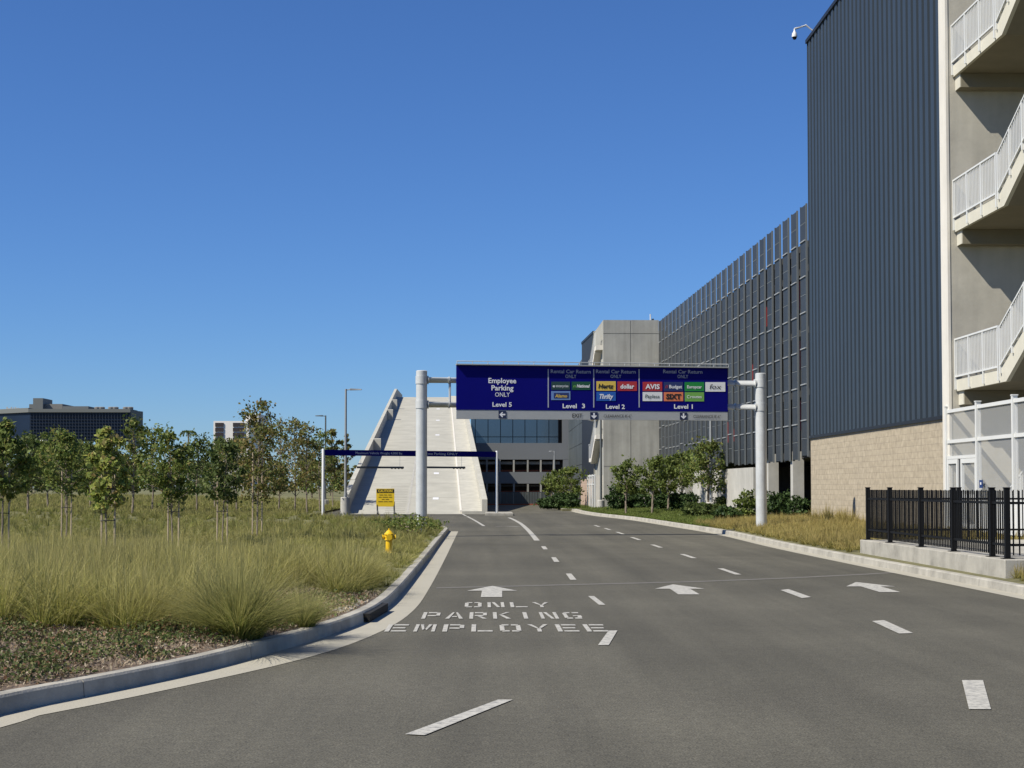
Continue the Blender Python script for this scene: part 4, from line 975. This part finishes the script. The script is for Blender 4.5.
def leaves(P, size, up=.3, elong=1.5):
    """one bent leaf quad per point"""
    n = len(P); d = rng.normal(size=(n,3)); d /= np.linalg.norm(d,axis=1)[:,None]
    nr = rng.normal(size=(n,3)); nr[:,2] += up*2; nr -= d*(nr*d).sum(1)[:,None]; nr /= np.linalg.norm(nr,axis=1)[:,None]+1e-9
    s = np.cross(d,nr); sz = size*rng.uniform(.6,1.3,n)[:,None]
    a = P-d*sz*elong*.5; c = P+d*sz*elong*.5; b = P+s*sz*.5+nr*sz*.12; e = P-s*sz*.5+nr*sz*.12
    V = np.stack([a,b,c,e],1).reshape(-1,3); Fq = np.arange(4*n).reshape(-1,4); return V,Fq
def limb_tubes(mb, p0, p1, r0, r1, m, bend=.1, n=5):
    pts = []; off = Vector((random.uniform(-1,1),random.uniform(-1,1),0))*bend
    for i in range(n+1):
        t = i/n; pts.append(Vector(p0).lerp(Vector(p1),t)+off*math.sin(t*math.pi))
    mb.tube(pts,[r0+(r1-r0)*i/n for i in range(n+1)],m,7)
    return pts
def tree(loc, H, cr, cb, leafm, nl, ls, label, cat='tree', group=None, stakes=False, trunk_r=.04, clumps=26, lean=0, sparse=.0, name='young_tree', trunks=1, top=1.0):
    """H height, cr crown radius, cb height where the crown starts"""
    t = thing(name, label, cat, loc, group); mb = MB(); tips = []
    for k in range(trunks):
        bx = random.uniform(-.06,.06)*(trunks>1); tp = Vector((lean+random.uniform(-.1,.1), random.uniform(-.1,.1), H*.9))
        base = Vector((bx,0,-.1)); limb_tubes(mb, base, tp, trunk_r, trunk_r*.25, 'bark', .04*H/3, 8)
        nb = clumps//trunks
        for i in range(nb):
            f = (i+.5)/nb; zz_ = cb*.95+(H*.88-cb)*f; st = base.lerp(tp, max(0,zz_-.25*cr)/ (H*.9))
            prof = math.sin(math.pi*min(1,(.12+.80*f)))**.7*(1-.35*f*top)
            an = i*2.4+random.uniform(-.5,.5); rr_ = cr*prof*random.uniform(.35,1.2)
            en = Vector((st.x+math.cos(an)*rr_, st.y+math.sin(an)*rr_, zz_+random.uniform(-.1,.35)*cr+ (H*.08*f)))
            limb_tubes(mb, st, en, trunk_r*.35, trunk_r*.08, 'bark', .06, 3); tips.append((en, st, .5+.5*prof))
        tips.append((Vector((tp.x,tp.y,H*.97)), tp, .5))
    tr = mb.build('trunk'); tr.parent = t
    P = []
    per = nl//len(tips)
    for en, st, w_ in tips:
        k = int(per*random.uniform(.5,1.5)); sg = cr*.14*random.uniform(.5,1.6)
        c = np.array(en)+rng.normal(size=(k,3))*np.array([sg,sg,sg*.75]); P.append(c)
        k2 = k//4; tt_ = rng.uniform(.5,1,k2)[:,None]; P.append(np.array(st)*(1-tt_)+np.array(en)*tt_+rng.normal(size=(k2,3))*cr*.09)
    P = np.concatenate(P); P = P[P[:,2] > cb*.8]
    V,Fq = leaves(P, ls); o = np_mesh('crown', V, Fq, [leafm], t)
    if stakes:
        for sx in (-1,1):
            mb = MB(); x = sx*.125; mb.tube([(x,.02,-.1),(x,.02,H*.66)],.021,'stake',8); mb.build('stake').parent = t
        for z in (H*.32,H*.55):
            mb = MB(); mb.tube([(-.14,-.01,z),(0,-.045,z+.01),(.14,-.01,z)],.011,'rubber',6); mb.build('tie').parent = t
    return t
def ptree(px, ybase, ytop, crpx, ycb, leafm, nl, ls, label, z0=.25, dY=0, **k):
    nl = int(nl*.62); ls *= .92; crpx *= .92
    """tree placed from where its foot and top are seen"""
    p = G(px, ybase, z0)
    if px < 400:
        for _ in range(12): z0 = .5*z0+.5*gzl(p.x, p.y); p = G(px, ybase, z0)
    s = p.y/F; crpx *= 1.15 if px < 400 else 1.0; crpx *= random.uniform(.92,1.1)
    return tree((p.x,p.y,z0), (ybase-ytop)*s, crpx*s, (ybase-ycb)*s, leafm, nl, ls, label, **k)
GS = 'young staked trees in the grass'
ptree(2,556,424,25,492,'oak',3600,.075,'staked tree cut by the left edge of the picture',stakes=True,group=GS,trunk_r=.028,clumps=30)
ptree(66,543,434,24,490,'oak',3000,.075,'bushy staked tree second from the left in the near row',stakes=True,group=GS,trunk_r=.026)
ptree(107.5,565,428,23,508,'yellowg',2600,.08,'nearest staked tree with yellow green leaves, below the dark hotel',stakes=True,group=GS,trunk_r=.026)
ptree(173,549,434,28,502,'oak',3600,.07,'round dark green staked tree right of the yellow green one',stakes=True,group=GS,trunk_r=.026)
ptree(222,545,441,22,503,'oakdark',2600,.07,'smaller dark staked tree just left of the tallest one',stakes=True,group=GS,trunk_r=.024)
ptree(257,540,401,29,495,'rust',3600,.07,'tallest staked tree with open crown, right of the white high rise',stakes=True,group=GS,trunk_r=.03,clumps=34)
ptree(66,519,440,24,487,'oak',1600,.10,'young tree behind the second staked tree from the left',group='second row of young trees',trunk_r=.05,dY=0)
for i,(px,yb,yt,cr_,ycb,lm,lab) in enumerate((
    (28,515,436,26,488,'oakdark','young tree behind the leftmost staked tree, under the roof letters'),
    (132,516,420,22,486,'oak','tree standing behind and just right of the yellow green tree, at the hotel corner'),
    (152,512,432,22,480,'oak','tree in the back row between the hotel and the round staked tree'),
    (197,512,438,24,482,'oakdark','tree in the back row under the small palm'),
    (237,513,440,24,484,'rust','tree in the back row under the white high rise'),
    (279,512,420,26,488,'rust','olive brown tree just right of the tallest staked tree'),
    (295,513,418,25,490,'rust','olive brown tree with open top between the tallest staked tree and far lamp'),
    (307,514,425,24,488,'rust','olive brown tree just left of the thin far street lamp'),
    (90,508,442,22,482,'oakdark','dark tree in the back row below the middle of the hotel'),
    (10,509,440,24,484,'rust','olive tree in the back row at the far left'),
    (48,511,438,24,483,'oak','green tree in the back row left of the hotel centre'),
    (112,511,436,22,484,'rust','olive tree in the back row behind the yellow green tree'),
    (215,510,443,22,484,'oak','green tree in the back row left of the white high rise'),
    (262,509,425,24,484,'oak','green tree in the back row behind the tallest staked tree'),
    (320,511,432,22,488,'oak','green tree in the back row directly below the thin far street lamp'),
    )):
    ptree(px,yb,yt,cr_,ycb,lm,2000,.12,lab,z0=.3,group='back row of trees in the field',trunk_r=.06,clumps=24,name='young_tree')
for px,Y,yt,cr_,lab in ((333,118,430,.95,'olive brown tree behind the white gantry post'),(347,126,434,.8,'last olive tree of the row, against the ramp parapet')):
    tree((XY(px,Y),Y,.3),1.45+(487-yt)*Y/F,cr_,1.2,'rust',1500,.14,lab,group='back row of trees in the field',trunk_r=.06,clumps=20)
# distant tree belt
belt = []
for i in range(26):
    px = -30+i*15+random.uniform(-5,5); Y = random.uniform(170,300)
    belt.append((px,Y,random.uniform(22,44)))
names = ['far left','hotel corner']
for i,(px,Y,hp_) in enumerate(belt):
    X = XY(px,Y); H = (hp_+1.45*F/Y-0)*Y/F
    if px > 350: continue
    tree((X,Y,.3), max(3.0,H*.85), max(1.6,H*.36), H*.15, ('oakdark','rust','oak')[i%3], 1100, .28, 'dark bushy tree in the distant belt across the field', group='distant tree belt', trunk_r=.12, clumps=22, name='bushy_tree')
# small distant palm
t = thing('palm_tree','small distant palm standing above the tree belt','palm tree',(XY(188,240),240,.2)); H = (487-433)*240/F+1.5
mb = MB(); mb.tube([(0,0,-.2),(.1,0,H*.5),(0,0,H)],[.22,.16,.14],'bark',8); mb.build('trunk').parent = t
P=[]
for k in range(16):
    an=k*2*math.pi/16; 
    for j in range(40):
        f=j/40; P.append((math.cos(an)*1.5*f,math.sin(an)*1.5*f,H+.5*math.sin(f*2.4)-.9*f*f+random.uniform(-.1,.1)))
V,Fq = leaves(np.array(P),.16,elong=2.2); np_mesh('fronds',V,Fq,['oakdark'],t)
# roadside trees right
GR_ = 'roadside trees in front of the garage'
for (px,yb,yt,cr_,ycb,nl,lab,z0) in (
    (626,512.5,463,19,492,2200,'leftmost roadside tree, before the concrete tower',.3),
    (652,513,460,18,491,2200,'second roadside tree, at the right edge of the concrete tower',.3),
    (668,512,457,17,490,2000,'third roadside tree, before the white garage columns',.3),
    (681,511,452,18,489,2200,'fourth roadside tree, in the middle of the white garage columns',.3),
    (694,509,449,17,489,2200,'fifth roadside tree, left of the lamp pole',.35),
    (709,512,444,27,488,4000,'largest roadside tree, wrapped round the lamp pole',.35)):
    ptree(px,yb,yt,cr_,ycb,'park' if px<700 else 'oak',int(nl*1.05),.12,lab,z0=z0,group=GR_,trunk_r=.07,clumps=22,trunks=2 if px==709 else 1,top=.3,name='roadside_tree')
for (px,Y,H,cr_,lab) in ((551,132,2.9,1.3,'leftmost tree at the garage entrance, below the small far lamp'),(560,126,3.1,1.3,'middle tree at the garage entrance'),(571,121,3.3,1.4,'right tree at the garage entrance, against the metal screen')):
    tree((XY(px,Y),Y,.1),H*.92,cr_*.8,1.1,'park',900,.14,lab,group='trees at the garage entrance',trunk_r=.06,clumps=18,top=.2,name='roadside_tree')
def shrub(X, Y, z0, r, h, m, n, ls, label, name='shrub', spiky=False, group=None):
    t = thing(name, label, 'shrub', (X,Y,z0), group)
    mb = MB()
    for k in range(9):
        an = random.uniform(0,6.28); mb.tube([(0,0,-.05),(math.cos(an)*r*.5,math.sin(an)*r*.5,h*.8)],[.02,.006],'bark',5)
    mb.build('stems').parent = t
    u_ = rng.normal(size=(n,3)); u_ /= np.linalg.norm(u_,axis=1)[:,None]; rad = rng.uniform(.45,1.0,n)**.6
    lump = 1+.28*np.sin(u_[:,0]*7+X)*np.cos(u_[:,1]*6+Y)+.2*np.sin(u_[:,2]*9+X*3)
    P = u_*(rad*lump)[:,None]*np.array([r,r,h*.55])+np.array([0,0,h*.5]); P = P[P[:,2]>0.02]
    V,Fq = leaves(P, ls); np_mesh('foliage',V,Fq,[m],t); return t
for i,(px,Y,z0,r,h,m,lab) in enumerate((
    (618,98,.25,.75,1.5,'shrub','dark shrub at the left end of the hedge under the leftmost roadside tree'),
    (629,99,.25,.8,1.6,'shrub','dark hedge shrub just right of the leftmost roadside tree trunk'),
    (640,98,.25,.7,1.3,'shrub','dark hedge shrub before the tower, left of the second roadside trunk'),
    (662,92,.3,.6,1.0,'shrub','shrub between the white garage columns, left one'),
    (676,90,.3,.6,1.1,'shrub','shrub between the white garage columns, right one'),
    (690,86,.3,.5,1.1,'shrub','round shrub left of the lamp base'),
    (694,76,.3,.6,.6,'oakdark','low spreading shrub at the foot of the lamp base'),
    (706,75,.3,.65,.6,'oakdark','low spreading shrub just right of the lamp base'),
    (722,86,.3,.45,.9,'oakdark','dark shrub under the right side of the largest roadside tree'),
    (726,66,.28,.55,.55,'shrub','small dark shrub by the kerb left of the right gantry post'),
    (747,70,.3,.6,1.15,'park','upright bright shrub just left of the right gantry post'),
    (776,68,.3,.65,1.15,'shrub','dark shrub just right of the right gantry post'),
    (787,70,.3,.65,1.15,'shrub','second shrub right of the right gantry post, before the dark garage opening'),
    (798,67,.3,.6,1.0,'shrub','low shrub at the corner of the tan block wall'),
    (548,118,.1,.8,.8,'shrub','clipped shrub under the leftmost entrance tree'),
    (558,116.5,.1,.8,1.1,'shrub','clipped shrub under the middle entrance tree'),
    (570,115.5,.1,.8,1.1,'shrub','clipped shrub under the right entrance tree'),
    )):
    shrub(XY(px,Y),Y,z0,r,h,m,1400,.10 if Y<90 else .13,lab,group='shrubs on the right verge')
shrub(XY(410,52),52,.25,1.1,.5,'oak',1500,.06,'low green bush between the hydrant and the left gantry post')

# grass: arching blades
def blades(cx, cy, cz, n, H, spread, width, segs, upb=.5):
    """cx.. arrays of clump centres; n blades each; returns V,F,tip"""
    nc = len(cx); N_ = nc*n
    X0 = np.repeat(cx,n); Y0 = np.repeat(cy,n); Z0_ = np.repeat(cz,n); Hc = np.repeat(H,n); Sp = np.repeat(spread,n)
    an = rng.uniform(0,2*np.pi,N_); lean = rng.beta(1.15,1.15,N_); L_ = Hc*rng.uniform(.6,1.15,N_)
    r0 = rng.uniform(0,.16,N_)*Sp; dx, dy = np.cos(an), np.sin(an)
    wa = rng.uniform(0,np.pi,N_); wx, wy = np.cos(wa), np.sin(wa)
    rows = []; tips = []
    for k in range(segs+1):
        t = k/segs; out = r0 + Sp*lean*(t**1.35); z = L_*(t*(1-.18*lean) - .50*lean*t*t)
        w_ = width*(1-t*.85)*np.where(t>=1,.15,1)
        px_ = X0+dx*out; py_ = Y0+dy*out; pz_ = Z0_+z
        rows.append(np.stack([np.stack([px_-wx*w_,py_-wy*w_,pz_],1),np.stack([px_+wx*w_,py_+wy*w_,pz_],1)],1)); tips.append(np.full((N_,2),t**1.5*.85))
    V = np.stack(rows,1).reshape(-1,3); T = np.stack(tips,1).reshape(-1)
    b = np.arange(N_)[:,None]*(segs+1)*2; F_ = []
    for k in range(segs): F_.append(b+np.array([2*k,2*k+1,2*k+3,2*k+2]))
    return V, np.stack(F_,1).reshape(-1,4), T
lkx = np.array([p.x for p in ll]); lky = np.array([p.y for p in ll])
def kx(y): return np.interp(y, lky, lkx)
def scatter(y0,y1,dens,x_in=1.0,xleft=-.36,xr=None):
    A_ = 0; out=[]
    n = int(dens*(y1-y0)*14*((y0+y1)/2/30+.4)); y = rng.uniform(y0,y1,n); xl_ = y*xleft-1; xr_ = kx(y)-x_in
    span = xr_-xl_; wmax = span.max(); keep = rng.uniform(0,1,n) < span/wmax; y = y[keep]; x = xl_[keep]+rng.uniform(0,1,keep.sum())*span[keep]
    return x,y
gzv = np.vectorize(gzl)
def grass_obj(parts, m, label, name='grass'):
    Vs=[];Fs=[];Ts=[];o_=0
    for V,F_,T in parts: Vs.append(V);Fs.append(F_+o_);Ts.append(T);o_+=len(V)
    o = np_mesh(name,np.concatenate(Vs),np.concatenate(Fs),[m],tip=np.concatenate(Ts)); return stuff(o,label,'grass')
parts=[]
# band A: deer grass, near
x,y = scatter(16.3,27,3.4,.6); mask = (y > 16.3) ; 
dist = kx(y)-x
mask &= (dist > np.where(y<20.5, 1.15, .3)); mask &= ~((dist < 2.2)&(y>19.4)&(y<22.6)); x,y=x[mask],y[mask]
parts.append(blades(x,y,gzv(x,y),105,rng.uniform(.5,.95,len(x)),rng.uniform(.7,1.3,len(x)),.0048,4))
parts.append(blades(x,y,gzv(x,y),16,rng.uniform(.75,1.05,len(x)),rng.uniform(.5,1.3,len(x)),.0052,4))
x,y = scatter(27,46,2.4,.3); parts.append(blades(x,y,gzv(x,y),60,rng.uniform(.18,.52,len(x))*np.where(y<30,1.15,.68),rng.uniform(.4,.95,len(x)),.0075,3))
grass_obj(parts,'grass','tall arching straw green grass on the near left bank')
parts=[]
x,y = scatter(40,78,.85,.4); parts.append(blades(x,y,gzv(x,y),34,rng.uniform(.25,.5,len(x)),rng.uniform(.4,.8,len(x)),.014,2))
yy_ = rng.uniform(76,160,5200); xx_ = -10.6-rng.uniform(0,1,5200)*(yy_*.36-9); parts.append(blades(xx_,yy_,gzv(xx_,yy_),16,rng.uniform(.2,.5,5200),rng.uniform(.4,.9,5200),.03,2))
grass_obj(parts,'fieldgrass','dry grass field stretching back under the young trees')
# low understory of fine grass everywhere near
parts=[]
x,y = scatter(19,60,5.5,.18); dist=kx(y)-x; k_ = (dist > np.where(y<22.8,2.2,.18)); x,y=x[k_],y[k_]
parts.append(blades(x,y,gzv(x,y),22,rng.uniform(.12,.3,len(x)),rng.uniform(.15,.4,len(x)),.006,2))
grass_obj(parts,'fieldgrass','short undergrowth of grass beneath the tall clumps')
# individual big tussocks near the kerb
for (px,yb,H,sp_,n,m,lab) in ((238,634,1.0,1.45,2600,'grassgreen','big green fountain tussock nearest the kerb'),
    (302,622,.60,.85,900,'grassgreen','low green tussock spilling towards the kerb right of the big one'),
    (150,630,.70,1.0,1000,'grass','straw coloured tussock left of the big green one'),
    (28,622,.72,1.0,1000,'grassgreen','green tussock at the left edge of the picture'),
    (368,583,.66,.9,700,'grass','tussock leaning over the kerb beyond the drain inlet'),
    (425,527,.6,.6,300,'grassgreen','tussock at the foot of the left gantry post')):
    p = G(px,yb,.2); z = gzl(p.x,p.y)
    V,F_,T = blades(np.array([0.]),np.array([0.]),np.array([0.]),n,np.array([H]),np.array([sp_]),.0033 if p.y<30 else .012,6)
    o = np_mesh('grass_tussock',V,F_,[m],tip=T); o.location=(p.x,p.y,z-.02); tag(o,lab,'grass tussock','fountain grass tussocks')
# right verge golden grass
def rk(y): return np.interp(y,[p.y for p in RK],[p.x for p in RK])
gzrv = np.vectorize(gzr)
yy_ = rng.uniform(37.3,66,2600); xx_ = rk(yy_)+.3+rng.uniform(0,1,2600)*(13.9-rk(yy_)-.3); 
V1 = blades(xx_,yy_,gzrv(xx_,yy_),26,rng.uniform(.15,.42,2600),rng.uniform(.2,.45,2600),.009,2)
yy_ = rng.uniform(20,26.7,260); xx_ = rk(yy_)+.3+rng.uniform(0,1,260)*3; V2_ = blades(xx_,yy_,gzrv(xx_,yy_),40,rng.uniform(.2,.4,260),rng.uniform(.2,.4,260),.005,2)
yy_ = rng.uniform(53.5,61,46); xx_ = rng.uniform(12.9,13.85,46); V3_ = blades(xx_,yy_,gzrv(xx_,yy_),40,rng.uniform(.5,.95,46),rng.uniform(.3,.6,46),.010,3)
grass_obj([V1,V2_,V3_],'goldgrass','golden dry grass along the right kerb and block wall')
yy_ = rng.uniform(62,108,4200); xx_ = rk(yy_)+.25+rng.uniform(0,1,4200)**1.4*(5.5); V1 = blades(xx_,yy_,gzrv(xx_,yy_),16,rng.uniform(.08,.22,4200),rng.uniform(.2,.4,4200),.02,2)
yy_ = rng.uniform(113,150,700); xx_ = rng.uniform(6.1,8.6,700); V2_ = blades(xx_,yy_,np.full(700,.13),14,rng.uniform(.1,.3,700),rng.uniform(.2,.4,700),.03,2)
grass_obj([V1,V2_],'greengrass','short green ground cover under the roadside trees')
# ground cover on the near left bed
yv = rng.uniform(7,22,66000); dv = .19+rng.uniform(0,1,66000)*np.where(yv<16.6,3.6,2.1); xv = kx(yv)-dv
cn = np.sin(xv*3.1+yv*1.3)*np.cos(yv*2.3-xv)+.6*np.sin(xv*7.3)*np.cos(yv*6.1)
keep = (cn > -.35)&((yv<17.5)|(rng.uniform(0,1,66000)<.35)); xv,yv,cn = xv[keep],yv[keep],cn[keep]
zv = gzv(xv,yv)+.01+rng.uniform(0,1,len(xv))*(.05+.10*np.clip(cn+.35,0,1.4))
V,Fq = leaves(np.stack([xv,yv,zv],1),.026,up=.6); stuff(np_mesh('ground_cover',V,Fq,['cover']),'low mottled ground cover plants behind the near left kerb','ground cover')
yv = rng.uniform(7,23.5,26000); xv = kx(yv)-.18-rng.uniform(0,1,26000)*2.4; V,Fq = leaves(np.stack([xv,yv,gzv(xv,yv)+.02+rng.uniform(0,.02,26000)],1),.02,up=2.0,elong=2.6)
stuff(np_mesh('mulch_chips',V,Fq,['litter']),'pale wood chips and dry litter between the ground cover plants','mulch')
